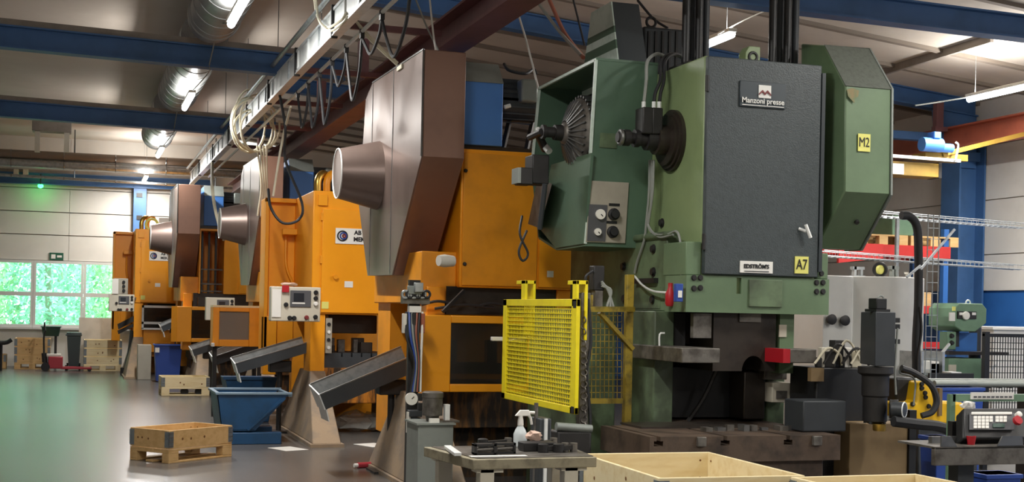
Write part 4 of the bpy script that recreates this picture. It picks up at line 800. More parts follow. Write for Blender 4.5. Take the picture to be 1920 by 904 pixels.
# ================================================================== WOODEN CRATES
def crate(cx, cy, w, d, n, ang, label, ch=.2, mo='pine', mi='pinein', base=.144, pallet=True, group=None):
    t = thing('collar_crate', label, 'crate', (cx, cy, 0), group); x0, x1, y0, y1 = cx-w/2, cx+w/2, cy-d/2, cy+d/2
    def bx(nm, m, a, b, c, e, f, g_, par=t, bev=.004): return MB().box(a, b, c, e, f, g_).rot(ang, (cx, cy, 0)).build(nm, m, par, bev)
    bh = base-.066
    for yy in (y0, cy-.05, y1-.1): bx('runner_board', mo, x0, x1, yy, yy+.1, 0, .022)
    for xx in ((x0, cx-.07, x1-.14) if n > 1 else (x0, x1-.14)):
        for yy in ((y0, cy-.05, y1-.1) if n > 1 else (y0, y1-.1)): bx('block', mo, xx, xx+.14, yy, yy+.1, .022, .022+bh)
        bx('cross_board', mo, xx, xx+.14, y0, y1, .022+bh, .044+bh)
    for k in range(5): yy = y0+(d-.11)*k/4; bx('deck_board', mo, x0, x1, yy, yy+.11, base-.022, base)
    for k in range(n):
        z0, z1 = base+k*ch+.004, base+(k+1)*ch-.004; th = .02
        f = bx('side_board', mo, x0, x1, y0, y0+th, z0, z1); b_ = bx('side_board', mo, x0, x1, y1-th, y1, z0, z1); l = bx('side_board', mo, x0, x0+th, y0+th, y1-th, z0, z1); r = bx('side_board', mo, x1-th, x1, y0+th, y1-th, z0, z1)
        rnd = random.Random(k+int(cx*100))
        for j in range(3):
            xx, zz = rnd.uniform(x0+.12, x1-.12), rnd.uniform(z0+.04, z1-.04); MB().lathe((xx, y0-.0005, zz), (0, -1, 0), [(0, .014), (.0008, .012)], 10).rot(ang, (cx, cy, 0)).build('knot', 'knot', f)
            yy = rnd.uniform(y0+.1, y1-.1); MB().lathe((x0-.0005, yy, zz), (-1, 0, 0), [(0, .012), (.0008, .010)], 10).rot(ang, (cx, cy, 0)).build('knot', 'knot', l)
        for xx, sx in ((x0, -1), (x1, 1)):
            for yy, sy in ((y0, -1), (y1, 1)):
                hg = MB()
                hg.box(xx+sx*.004, xx-sx*.001, yy-sy*.06, yy+sy*.004, z0+.015, z1-.015); hg.box(xx-sx*.06, xx+sx*.004, yy-sy*.001, yy+sy*.004, z0+.015, z1-.015)
                hg.rot(ang, (cx, cy, 0)); ho = hg.build('corner_hinge', 'hinge', t)
                for j in range(4):
                    zz = z0+.03+(z1-z0-.06)*j/3; MB().box(xx-sx*.055, xx+sx*.006, yy+sy*.004, yy+sy*.009, zz-.006, zz+.006).rot(ang, (cx, cy, 0)).build('hinge_rib', 'steel', ho)
                for zz in (z0+.05, z1-.05): MB().lathe((xx-sx*.07, yy-sy*.0205, zz), (0, -sy, 0), [(0, .007), (.003, .006)], 8).rot(ang, (cx, cy, 0)).build('bolt', 'knot', t); MB().lathe((xx-sx*.0205, yy-sy*.07, zz), (-sx, 0, 0), [(0, .007), (.003, .006)], 8).rot(ang, (cx, cy, 0)).build('bolt', 'knot', t)
    return t
R40 = math.atan2(.623, .737)
crate(1.09, 14.61, .92, .57, 1, R40, 'small open wooden collar crate standing alone on the aisle floor')
mc = crate(1.86, 24.75, .84, .6, 1, .03, 'small wooden collar crate on wheels before the chutes', mo='pinepale')
for yy in (24.5,): q = P(373, 735, Y=24.5); MB().lathe((q.x, 24.55, .07), (0, 1, 0), [(-.03, .06), (-.03, .07), (.03, .07), (.03, .06)], 16).build('wheel', 'rubber', mc); MB().lathe((q.x-.25, 24.55, .07), (0, 1, 0), [(-.03, .06), (-.03, .07), (.03, .07), (.03, .06)], 16).build('wheel', 'rubber', mc)
crate(-1.0, 34.2, .8, .8, 3, 0, 'wooden crate of three collars with diagonal strap, behind the red pallet truck', mo='pine')
crate(.6, 33.5, .86, .7, 3, 0, 'wooden crate of three collars standing before the grey sheet', mo='pinepale')
# a strip of lower crates by the windows
tag(crate(-1.85, 34.4, .5, .5, 1, 0, 'low wooden crate with one collar beside the tall strapped one'), 'low wooden crate with one collar beside the tall strapped one', 'crate')
crate(3.355, 6.99, .86, 1.19, 3, -.015, 'large pale wooden crate of three collars before the press bed', .2155, 'pinepale', base=.144)
crate(4.08, 5.78, .8, 1.15, 3, .03, 'large pale wooden crate standing nearest the operator console', .2155, 'pinepale', base=.144)
# ================================================================== FLOOR THINGS AT THE FAR END
t = tag(MB().hexa([P(148, 697, Y=33.95), P(219, 697, Y=33.95), P(219, 697, Y=33.95)+Vector((0, .02, 0)), P(148, 697, Y=33.95)+Vector((0, .02, 0))], [Vector((p.x, 34.2, 1.2)) for p in (P(148, 600, Y=33.95), P(219, 600, Y=33.95))]+[Vector((p.x, 34.22, 1.2)) for p in (P(219, 600, Y=33.95), P(148, 600, Y=33.95))]).build('board_sheet', 'ply'), 'large grey board sheet leaning behind the wooden crate', 'board')
t.location.z = 0.0
t = thing('wheeled_bin', 'dark grey wheeled waste bin between pallet truck and grey sheet', 'bin', (-.07, 33.7, 0))
MB().hexa([(-.17, 33.5, .05), (.06, 33.5, .05), (.06, 33.85, .05), (-.17, 33.85, .05)], [(-.22, 33.42, .82), (.1, 33.42, .82), (.1, 33.92, .82), (-.22, 33.92, .82)]).build('body', 'darkbin', t, .01)
MB().box(-.25, .12, 33.4, 33.95, .82, .86).build('rim', 'darkbin', t, .008); MB().box(-.23, .11, 33.42, 33.95, .86, .9).build('lid', 'darkbin', t, .015)
for xx in (-.2, .08): MB().lathe((xx, 33.85, .08), (1, 0, 0), [(-.02, .06), (-.02, .08), (.02, .08), (.02, .06)], 14).build('wheel', 'rubber', t)
MB().box(-.25, -.2, 33.4, 33.5, .0, .12).build('base', 'rubber', t)
t = thing('pallet_truck', 'red hand pallet truck with upright black handle', 'pallet truck', (-.6, 33.1, 0))
MB().box(-.62, -.3, 32.95, 33.3, .06, .34).build('body', 'redtruck', t, .02); MB().box(-.34, .35, 32.95, 33.05, .05, .1).build('fork', 'redtruck', t, .008); MB().box(-.34, .35, 33.25, 33.35, .05, .1).build('fork', 'redtruck', t, .008)
MB().box(-.66, -.34, 33.0, 33.25, .34, .4).build('cap', 'dirtwhite', t, .01)
for yy in (32.92, 33.3): MB().lathe((-.68, yy, .1), (0, 1, 0), [(-.03, .07), (-.03, .1), (.03, .1), (.03, .07)], 18).build('wheel', 'rubber', t)
MB().cyl((-.7, 33.1, .2), (-.72, 33.1, .42), .06, n=12).build('pump', 'dark', t); MB().tube([(-.72, 33.1, .4), (-.73, 33.1, .8), (-.7, 33.1, .95)], .022, 8, 4).build('handle_bar', 'dark', t)
MB().tube([(-.7, 33.1, .95), (-.72, 33.0, 1.0), (-.72, 32.98, 1.12), (-.72, 33.2, 1.12), (-.72, 33.2, 1.0), (-.7, 33.1, .95)], .018, 8, 3).build('handle_loop', 'dark', t)
MB().lathe((.3, 33.0, .05), (0, 1, 0), [(-.04, .04), (-.04, .05), (.04, .05), (.04, .04)], 12).build('roller', 'rubber', t)
t = thing('plastic_tub', 'dark green plastic tub standing on a thin dark stand', 'tub', (-.62, 34.7, 0))
MB().hexa([(-.78, 34.5, .78), (-.42, 34.5, .78), (-.42, 34.8, .78), (-.78, 34.8, .78)], [(-.82, 34.45, 1.0), (-.38, 34.45, 1.0), (-.38, 34.85, 1.0), (-.82, 34.85, 1.0)]).build('tub', 'greenbin', t, .01); MB().box(-.84, -.36, 34.43, 34.87, 1.0, 1.02).build('rim', 'greenbin', t)
MB().box(-.52, -.46, 34.6, 34.66, 0, .78).build('post', 'dark', t); MB().box(-.7, -.3, 34.5, 34.75, 0, .03).build('base', 'dark', t)
t = thing('plastic_bin', 'blue plastic bin with white label beneath the far press chute', 'bin', (1.95, 29.2, 0))
x0, x1, z0, z1 = fr(290, 646, 341, 692, 28.6)
MB().hexa([(x0+.04, 28.64, .02), (x1-.04, 28.64, .02), (x1-.04, 29.0, .02), (x0+.04, 29.0, .02)], [(x0, 28.6, z1), (x1, 28.6, z1), (x1, 29.05, z1), (x0, 29.05, z1)]).build('tub', 'plasticblue', t, .01); MB().box(x0-.02, x1+.02, 28.58, 29.07, z1-.03, z1).build('rim', 'plasticblue', t, .006); MB().fbox(291, 652, 299, 661, 28.59, .02).build('label_card', 'paper', t)
tag(MB().hexa([(x0-.3, 29.5, 0), (x0-.02, 29.5, 0), (x0-.02, 29.9, 0), (x0-.3, 29.9, 0)], [(x0-.3, 29.5, .75), (x0-.02, 29.5, .75), (x0-.02, 29.9, .75), (x0-.3, 29.9, .75)]).build('grey_cabinet', 'beigegrey', None, .01), 'plain light grey cabinet standing beside the blue plastic bin', 'cabinet')
t = thing('robot_stand', 'black jointed arm stand reaching toward the grey sheet', 'stand', (1.15, 31.6, 0))
MB().tube([P(236, 690, Y=31.5), P(243, 660, Y=31.5), P(248, 620, Y=31.5)], .05, 8, 4).build('post', 'dark', t); MB().hexa([P(u, v, Y=31.4) for u, v in ((220, 608), (252, 592), (252, 602), (222, 618))], [P(u, v, Y=31.6) for u, v in ((220, 608), (252, 592), (252, 602), (222, 618))]).build('upper_arm', 'dark', t)
MB().hexa([P(u, v, Y=31.4) for u, v in ((220, 620), (250, 607), (250, 613), (222, 627))], [P(u, v, Y=31.6) for u, v in ((220, 620), (250, 607), (250, 613), (222, 627))]).build('lower_arm', 'dark', t)
q = P(236, 692, Y=31.5); MB().box(q.x-.12, q.x+.12, 31.4, 31.6, 0, q.z+.03).build('base', 'dark', t)
t = thing('side_table', 'dark topped trestle with pale legs at the edge of the windows', 'table', (-1.9, 33, 0))
MB().tube([P(-30, 641, Y=33), P(8, 643, Y=33), P(22, 637, Y=33)], .05, 8, 4).build('top', 'dark', t); MB().bar(P(-10, 641, Y=33), (P(-10, 641, Y=33).x, 33, 0), .06).build('leg', 'dark', t); MB().bar(P(2, 641, Y=33), (P(2, 641, Y=33).x, 33, 0), .05).build('leg', 'dark', t)
# ================================================================== BLUE TIPPING SKIP
t = thing('tipping_skip', 'blue steel tipping skip standing under the long chutes', 'skip', (2.0, 16.3, 0))
x0, x1 = 1.58, 2.44; y0, y1 = 15.95, 16.85
pf = [(x0+.06, .17), (x0, .60), (x1, .60), (x1-.06, .55), (x1-.42, .17)]
MB().py(pf, y0, y0+.012).build('side', 'bluebin', t); MB().py(pf, y1-.012, y1).build('side', 'bluebin', t)
MB().hexa([(x0+.06, y0, .17), (x0+.07, y0, .17), (x0+.07, y1, .17), (x0+.06, y1, .17)], [(x0, y0, .6), (x0+.01, y0, .6), (x0+.01, y1, .6), (x0, y1, .6)]).build('end', 'bluebin', t)
MB().hexa([(x1-.42, y0, .17), (x1-.41, y0, .16), (x1-.41, y1, .16), (x1-.42, y1, .17)], [(x1-.06, y0, .55), (x1-.05, y0, .54), (x1-.05, y1, .54), (x1-.06, y1, .55)]).build('slope', 'bluebin', t); MB().box(x0+.06, x1-.42, y0, y1, .16, .175).build('bottom', 'bluebin', t)
for yy in (y0-.02, y1-.02): MB().box(x0-.02, x1+.02, yy, yy+.04, .585, .615).build('rim', 'binrim', t, .006)
MB().box(x0-.02, x0+.03, y0, y1, .585, .615).build('rim', 'binrim', t, .006); MB().box(x1-.02, x1+.02, y0, y1, .56, .6).build('rim', 'binrim', t, .006)
MB().bar((x0+.75, y0-.015, .52), (x0+.36, y0-.015, .17), .03, .03).build('stiffener', 'bluebin', t)
MB().box(x0+.12, x1-.1, y0-.03, y0+.12, 0, .14).build('base_channel', 'bluebin', t, .008); MB().box(x0+.12, x1-.1, y1-.12, y1+.03, 0, .14).build('base_channel', 'bluebin', t, .008); MB().box(x0+.2, x0+.3, y0+.12, y1-.12, .02, .16).build('base_cross', 'bluebin', t)
t = thing('steel_skip', 'dark blue steel skip half hidden behind the tipping skip', 'skip', (2.3, 19.3, 0))
MB().hexa([(2.12, 18.95, 0), (2.6, 18.95, 0), (2.6, 19.55, 0), (2.12, 19.55, 0)], [(1.98, 18.9, .62), (2.7, 18.9, .62), (2.7, 19.6, .62), (1.98, 19.6, .62)]).build('tub', 'bluebin', t, .01); MB().box(1.95, 2.73, 18.88, 18.93, .60, .64).build('rim', 'bluebin', t)
# scrap on the floor by the chutes
for k, (u, v, sx, sy, m, lab) in enumerate(((668, 790, .6, .25, 'clearplastic', 'crumpled clear plastic wrap on the floor behind the chute'), (700, 775, .3, .25, 'clearplastic', 'second lump of clear plastic wrap under the long chute'))):
    q = P(u, v-12, Y=17.5); q.z = 0; tag(MB().blob((q.x, q.y, .13), (sx*.5, sy, .13), 20+k, .25).build('plastic_wrap', m, smooth=False), lab, 'plastic')
for k, (u, v, lab) in enumerate(((540, 842, 'white paper sheet lying on the floor in front of the orange foot'), (700, 835, 'white paper sheet lying on the floor under the long chute'))):
    q = P(u, v, Z=0); tag(MB().box(q.x-.15, q.x+.15, q.y-.2, q.y+.2, 0.001, .004).rot(.4, q).build('paper_sheet', 'paper'), lab, 'paper')
q = P(685, 878, Z=0); t = thing('red_hand_tool', 'small red hand tool lying on the floor by the press foot', 'tool', q); MB().cyl(q+Vector((-.08, 0, .03)), q+Vector((.1, .05, .03)), .03, n=12).build('body', 'redtruck', t); MB().cyl(q+Vector((-.12, -.01, .03)), q+Vector((-.08, 0, .03)), .02, n=10).build('cap', 'paper', t)
# ================================================================== AIR SERVICE UNIT AND PUMP BY THE NEAREST ORANGE PRESS
t = thing('air_service_post', 'dark post with cable trays, hoses and pressure gauge before the orange press', 'service post', (2.85, 11.4, 0))
px_ = P(776, 640, Y=11.5).x
MB().box(px_-.05, px_+.05, 11.5, 11.56, 0, P(776, 525, Y=11.5).z).build('post', 'dark', t)
x0, x1, z0, z1 = fr(756, 556, 806, 570, 11.4); MB().box(x0, x1, 11.4, 11.5, z0, z1).build('cable_rack', 'worn', t)
for k in range(6): u = 760+k*8; q = P(u, 552, Y=11.38); MB().torus(q, (0, 1, 0), .03, .012, 14, 6).build('cable_ring', 'cabledk' if k % 2 else 'galv', t)
MB().fbox(766, 536, 792, 552, 11.36, .06).build('junction_box', 'greymetal', t, .006); MB().fbox(778, 530, 794, 548, 11.32, .05).build('switch_box', 'galv', t, .006)
MB().fbox(768, 574, 790, 586, 11.38, .08).build('label_card', 'paper', t)
for k in range(7):
    u = 762+k*5; MB().tube([P(u, 585, Y=11.4), P(u+3*math.sin(k), 630, Y=11.35), P(777+k*2, 680, Y=11.35), P(770+k*3, 735, Y=11.35)], .011, 6, 5).build('hose', ('cabledk', 'plasticblue', 'cablegrey', 'cabledk', 'hose', 'cabledk', 'paper')[k], t)
for k in range(3): MB().fbox(756+k*17, 588, 763+k*17, 625, 11.36, .06).build('valve', ('dirtwhite', 'dark', 'hose')[k], t, .005)
q = P(772, 748, Y=11.2); MB().lathe(q, (0, -1, 0), [(-.05, .05), (0, .055), (0, .045), (.002, .003)], 20).build('gauge', 'gauge', t); MB().bar(q+Vector((0, -.005, 0)), q+Vector((.02, -.005, .02)), .005).build('needle', 'ink', t)
MB().fbox(768, 770, 792, 782, 11.2, .1).build('regulator', 'servo', t, .006); MB().lathe(P(777, 783, Y=11.25), (0, 0, -1), [(0, .05), (.09, .05), (.13, .02)], 14).build('filter_bowl', 'servo', t); MB().fbox(764, 773, 770, 812, 11.22, .05).build('bracket', 'dirtwhite', t)
for k in range(4): MB().fbox(785+k % 2*9, 738+k//2*18, 792+k % 2*9, 752+k//2*18, 11.2, .06).build('fitting', 'dark', t, .004)
MB().tube([P(766, 812, Y=11.25), P(770, 835, Y=11.2), P(785, 856, Y=11.2)], .008, 6, 5).build('drain_hose', 'cabledk', t)
t = thing('hydraulic_pump', 'small hydraulic pump unit on a grey oil tank', 'pump', (2.82, 10.8, 0))
tz = P(820, 797, Y=10.6).z; MB().box(2.67, 2.97, 10.6, 11.0, 0, tz).build('oil_tank', 'greymetal', t, .006); MB().box(2.655, 2.985, 10.58, 11.02, tz, tz+.015).build('tank_lid', 'greymetal', t)
q = P(812, 790, Y=10.75); MB().lathe((q.x, 10.78, tz+.015), (0, 0, 1), [(0, .05), (.05, .06), (.05, .085), (.2, .085), (.2, .09), (.24, .09), (.25, .07)], 20).build('motor', 'worn', t); MB().box(q.x+.09, q.x+.13, 10.7, 10.76, tz+.02, tz+.16).build('valve_stack', 'alu', t); MB().box(q.x-.06, q.x+.02, 10.62, 10.66, tz+.015, tz+.05).build('block', 'paper', t)
MB().box(q.x+.03, q.x+.2, 10.65, 10.9, tz+.015, tz+.03).build('plate', 'worn', t)
# ================================================================== YELLOW MESH GUARD
t = thing('mesh_guard', 'bright yellow mesh guard panel with two hooks', 'guard', (3.45, 9.9, .9))
X0 = 3.45; ya, yb_, za_, zb2 = 9.03, 10.78, .905, 1.742
for a, b, c, d in ((ya, ya+.10, za_, zb2), (yb_-.09, yb_, za_, zb2), (ya, yb_, za_, za_+.05), (ya, yb_, zb2-.055, zb2)): MB().box(X0-.015, X0+.015, a, b, c, d).build('frame_bar', 'yellow', t, .003)
for k in range(21): z = za_+.05+(zb2-za_-.105)*(k+.5)/21; MB().box(X0-.004, X0+.002, ya+.1, yb_-.09, z-.004, z+.004).build('wire', 'yellow', t)
for k in range(40): y = ya+.1+(yb_-ya-.19)*(k+.5)/40; MB().box(X0+.001, X0+.006, y-.004, y+.004, za_+.05, zb2-.055).build('wire', 'yellow', t)
for u0, u1 in ((968, 985), (1064, 1081)):
    y0, y1 = P(u0, 545, X=X0).y, P(u1, 545, X=X0).y; z = P((u0+u1)/2, 526, X=X0).z
    MB().box(X0+.0, X0+.02, y1, y1+(y0-y1)*.45, zb2, z).build('hook', 'yellow', t, .003); MB().box(X0+.0, X0+.09, y1, y0, z-.03, z).build('hook', 'yellow', t, .003); MB().box(X0+.07, X0+.09, y1, y0, zb2-.3, z).build('hook', 'yellow', t, .003)
for z in (za_+.03, zb2-.04): MB().box(X0-.017, X0-.01, ya+.01, ya+.07, z-.025, z+.025).build('corner_mark', 'ink', t)
q = P(930, 636, Y=10.9); MB().box(q.x-.05, q.x+.25, 10.85, 10.9, q.z-.015, q.z+.02).build('handle', 'dirtwhite', t, .006); MB().tube([P(955, 640, Y=10.8), P(1000, 632, Y=10.4), P(1015, 630, Y=10.3)], .012, 6, 4).build('air_line', 'cable', t)
# old yellow fence between it and the green press
t = thing('machine_fence', 'old yellow mesh fence with diagonal strut beside the green press', 'fence', (3.85, 9.6, 0))
MB().box(3.50, 3.57, 9.1, 9.17, 0, 1.79).build('post', 'worn', t, .004); x0, x1 = P(1175, 600, Y=9.6).x, P(1188, 600, Y=9.6).x; MB().box(x0, x1, 9.6, 9.66, P(1180, 660, Y=9.6).z-.9, P(1180, 515, Y=9.6).z).build('post', 'yellowold', t, .004)
MB().bar(P(1095, 580, Y=9.35), P(1188, 580, Y=9.6), .03, .04).build('rail', 'yellowold', t); MB().bar(P(1124, 586, Y=9.55), P(1186, 655, Y=9.6), .04, .03).build('strut', 'yellowold', t); MB().bar(P(1098, 752, Y=9.5), P(1166, 752, Y=9.6), .03, .04).build('rail', 'yellowold', t)
for k in range(9): a, b = P(1102+k*8, 586, Y=9.6), P(1101+k*8, 750, Y=9.6); MB().bar(a, b, .005).build('wire', 'yellowold', t)
for k in range(14): a, b = P(1100, 592+k*12, Y=9.6), P(1167, 592+k*12, Y=9.6); MB().bar(a, b, .005).build('wire', 'yellowold', t)
for k in range(22): q = P(1095, 600+k*11, Y=9.09); MB().torus(q, (.3 if k % 2 else 1, 1 if k % 2 else .3, 0), .022, .006, 10, 5).build('chain_link', 'worn', t)
MB().tube([P(1103, 560, Y=9.1), P(1108, 640, Y=9.1), P(1100, 700, Y=9.1), P(1107, 790, Y=9.1), P(1098, 840, Y=9.1)], .012, 6, 5).build('cable', 'cabledk', t)
vb = thing('valve_block', 'black pneumatic valve block with grey cables on the yellow fence', 'valve', P(1124, 545, Y=9.5))
MB().fbox(1113, 498, 1134, 545, 9.5, .1).build('housing', 'dark', vb, .01); MB().fbox(1116, 545, 1130, 578, 9.5, .08).build('bracket', 'worn', vb)
MB().tube([P(1112, 508, Y=9.5), P(1098, 520, Y=9.5), P(1102, 543, Y=9.5), P(1092, 548, Y=9.45)], .011, 6, 5).build('cable', 'cabledk', vb)
for k in range(3): MB().tube([P(1128, 528+4*k, Y=9.48), P(1140+3*k, 545, Y=9.48), P(1150-6*k, 575, Y=9.48)], .010, 6, 5).build('cable', 'cablegrey', vb)
MB().fbox(1092, 553, 1112, 574, 9.12, .06).build('bracket', 'yellowold', vb)
t = thing('cylinder_unit', 'grey pipe and dark box behind the spray bottle table', 'machine part', (3.3, 9.0, 0))
x0, x1, z0, z1 = fr(1012, 785, 1034, 842, 8.6); MB().box(x0, x1, 8.6, 8.8, 0, z1).build('cylinder', 'servo', t, .01); MB().box(x0+.03, x0+.05, 8.58, 8.6, .1, z1).build('strip', 'alu', t); q = P(1005, 780, Y=8.7); MB().cyl((q.x, 8.7, 0), (q.x, 8.7, z1+.1), .015, n=8).build('rod', 'worn', t)
x0, x1, z0, z1 = fr(1044, 800, 1086, 850, 8.9); MB().box(x0, x1+.1, 8.9, 9.08, 0, z1-.03).build('box', 'dark', t, .02); MB().cyl((x0, 8.92, z1), (x1+.1, 8.92, z1-.02), .03, n=12).build('pipe', 'greymetal', t)
# ================================================================== TABLE WITH TOOLS
t = thing('steel_table', 'worn beige steel table with tools and spray bottle', 'table', (2.42, 7.15, 0))
TZ = .85; MB().pz([(2.02, 6.81), (2.74, 6.84), (2.80, 7.50), (1.92, 7.48)], TZ-.055, TZ).build('table_top', 'tablebeige', t, .004); MB().pz([(2.05, 6.84), (2.73, 6.87), (2.79, 7.48), (1.96, 7.46)], TZ, TZ+.004).build('top_sheet', 'worn', t)
for x, y in ((2.07, 6.84), (2.56, 6.86), (1.99, 7.40), (2.68, 7.40)): MB().box(x, x+.08, y, y+.08, 0, TZ-.055).build('leg', 'beige', t, .004); MB().box(x-.02, x+.13, y, y+.1, TZ-.075, TZ-.055).build('bracket', 'beige', t)
MB().box(2.0, 2.74, 6.9, 7.45, .2, .22).build('shelf', 'worn', t)
tag(MB().hexa([(2.1, 6.95, .222), (2.55, 6.95, .222), (2.55, 7.35, .222), (2.1, 7.35, .222)], [(2.06, 6.92, .58), (2.6, 6.92, .58), (2.6, 7.4, .58), (2.06, 7.4, .58)]).build('plastic_crate', 'plasticblue', None, .01), 'blue plastic box standing on the shelf under the table', 'box')
z = TZ+.005
t = thing('spray_bottle', 'clear plastic spray bottle with white trigger head', 'bottle', P(975, 835, Z=z)); q = P(975, 838, Z=z)
MB().lathe(q, (0, 0, 1), [(0, .036), (.005, .04), (.075, .04), (.10, .03), (.125, .014), (.13, .014)], 24).build('bottle', 'bottle', t); MB().lathe(q+Vector((0, 0, .125)), (0, 0, 1), [(0, .018), (.03, .017), (.045, .013), (.06, .013)], 16).build('collar', 'paper', t)
MB().hexa([q+Vector((a, b, .18)) for a, b in ((-.035, -.012), (.06, -.012), (.06, .012), (-.035, .012))], [q+Vector((a, b, .215)) for a, b in ((-.005, -.008), (.05, -.008), (.05, .008), (-.005, .008))]).build('spray_head', 'paper', t, .004); MB().tube([q+Vector((.04, 0, .19)), q+Vector((.06, 0, .17)), q+Vector((.068, 0, .13))], .008, 7, 4).build('trigger', 'paper', t); MB().cyl(q+Vector((.055, 0, .2)), q+Vector((.085, 0, .198)), .009, n=10).build('nozzle', 'paper', t)
q = P(1000, 842, Z=z); tag(MB().blob(q+Vector((0, 0, .075)), (.045, .03, .03), 8, .35).build('cleaning_rag', 'rag', smooth=False), 'crumpled pinkish rag lying on the dark steel block', 'rag')
q = P(1008, 845, Z=z); tag(MB().box(q.x-.1, q.x+.1, q.y-.05, q.y+.06, z, z+.05).build('steel_block', 'dark', None, .005), 'dark flat steel block carrying the pinkish rag', 'block')
for k, (u, v) in enumerate(((908, 852), (945, 850))):
    q = P(u, v, Z=z); t = thing('clamp_frame', ('open dark clamp frame lying near the white strip', 'open dark clamp frame lying beside the spray bottle')[k], 'clamp', q)
    for a, b, c, d in ((-.065, -.05, 0, .06), (.045, .06, 0, .06), (-.065, .06, .045, .06), (-.065, .06, 0, .012)): MB().box(q.x+a, q.x+b, q.y-.03, q.y+.03, z+c, z+d).build('bar', 'dark', t, .002)
    MB().cyl(q+Vector((-.04, 0, .025)), q+Vector((.05, -.01, .03)), .012, n=8).build('screw', 'worn', t)
for k, (u, v, L, lab) in enumerate(((930, 838, .16, 'long dark wrench lying behind the clamp frames'), (1040, 848, .14, 'dark steel fixture lying at the right end of the table'), (1062, 848, .1, 'small dark vice jaw beside the table edge'), (1025, 838, .1, 'dark nut driver lying behind the rag'))):
    q = P(u, v, Z=z); t = thing('hand_tool', lab, 'tool', q); MB().bar(q+Vector((-L/2, 0, .02)), q+Vector((L/2, .02, .028)), .03, .025).build('shaft', 'dark', t); MB().lathe(q+Vector((-L/2, 0, .0)), (0, 0, 1), [(0, .03), (.045, .03), (.05, .02)], 12).build('head', 'dark', t); MB().lathe(q+Vector((L/2, .02, .0)), (0, 0, 1), [(0, .022), (.05, .022)], 10).build('end', 'worn', t)
q = P(848, 848, Z=z); tag(MB().box(q.x-.02, q.x+.02, q.y-.2, q.y+.18, z, z+.02).rot(-.12, q).build('steel_strip', 'alu', None, .003), 'white painted steel strip lying along the table edge', 'strip')
q = P(935, 856, Z=z); tag(MB().box(q.x-.16, q.x+.16, q.y-.02, q.y+.03, z, z+.003).build('paper_sheet', 'paper'), 'oily white paper lying under the clamp frames', 'paper')
# ================================================================== RIGHT HAND SIDE
# spindle / transfer unit on a brown pedestal
t = thing('transfer_unit', 'dark servo spindle unit on a brown steel pedestal beside the green press', 'machine', (5.55, 8.6, 0))
x0, x1, z0, z1 = fr(1593, 794, 1702, 882, 8.72); MB().box(x1, x1+.06, 8.7, 8.78, 0, z1+.1).build('post', 'black', t); MB().box(x0, x1, 8.72, 8.94, 0, z1).build('pedestal', 'rustpanel', t, .006, label='brown steel pedestal plate')
x0, x1, z0, z1 = fr(1641, 585, 1679, 687, 8.45); xl = P(1623, 640, Y=8.75).x
MB().pz([(xl, 8.72), (x0, 8.45), (x1, 8.45), (x1, 8.75), (xl+.05, 8.9)], z0, z1).build('servo_motor', 'servo', t, .006)
q = P(1649, 576, Y=8.55); MB().box(q.x-.06, q.x+.06, 8.5, 8.65, z1, z1+.02).build('flange', 'black', t); MB().box(q.x-.045, q.x+.045, 8.52, 8.63, z1+.02, z1+.1).build('connector', 'black', t, .006); MB().torus(q+Vector((.01, 0, .06)), (0, 1, 0), .025, .008, 14, 6).build('cable_loop', 'cablegrey', t)
for k, v in enumerate((600, 612, 640)): MB().fbox(1679, v-4, 1688, v+5, 8.5, .04).build('fitting', 'black', t, .003)
MB().tube([P(1683, 615, Y=8.5), P(1680, 660, Y=8.5), P(1678, 700, Y=8.5), P(1680, 740, Y=8.5)], .008, 6, 4).build('cable', 'cablegrey', t)
q = P(1655, 690, Y=8.55); zz = lambda v: P(1650, v, Y=8.55).z
MB().lathe((q.x-.04, 8.58, 0), (0, 0, 1), [(zz(796), .04), (zz(790), .09), (zz(745), .09), (zz(742), .10), (zz(705), .10), (zz(700), .13), (zz(688), .13)], 20).build('gearbox', 'dark', t)
for k in range(4): a = PI/2*k+.6; MB().cyl((q.x-.04+.075*math.cos(a), 8.58+.075*math.sin(a), zz(795)), (q.x-.04+.075*math.cos(a), 8.58+.075*math.sin(a), zz(742)), .012, n=8).build('tie_rod', 'servo', t)
p = P(1645, 808, Y=8.5); MB().lathe((q.x-.05, 8.5, p.z), (0, 0, 1), [(0, .045), (.012, .05), (.05, .05)], 20).build('collet', 'brass', t)
bx = fr(1530, 690, 1624, 800, 8.95); MB().box(bx[0], bx[1], 8.95, 9.35, .4, bx[3]).build('housing', 'black', t, .01); x0, x1, z0, z1 = fr(1506, 752, 1587, 812, 8.62); MB().box(x0, x1, 8.62, 8.9, .803, z1).build('gear_housing', 'servo', t, .01)
MB().box(bx[0]+.05, bx[1], 8.95, 9.3, 0, .4).build('base', 'dark', t)
x0, x1, z0, z1 = fr(1517, 690, 1541, 715, 8.93); MB().box(x0, x1, 8.9, 8.95, z0, z1).build('wood_block', 'rustpanel', t)
c = P(1687, 768, Y=8.4); MB().cyl((q.x, 8.45, c.z), (c.x, 8.42, c.z), .07, n=16).build('side_motor', 'dark', t); MB().lathe((c.x-.04, 8.42, c.z), (.6, -.8, 0), [(0, .06), (.08, .06), (.085, .05)], 18).build('motor_cap', 'servo', t); MB().torus((c.x-.04+.048, 8.42-.064, c.z), (.6, -.8, 0), .055, .006, 18, 6).build('cap_ring', 'alu', t)
MB().tube([P(1675, 790, Y=8.35), P(1715, 795, Y=8.35), P(1760, 800, Y=8.4), P(1790, 812, Y=8.5)], .04, 8, 5).build('cable_chain', 'rubber', t)
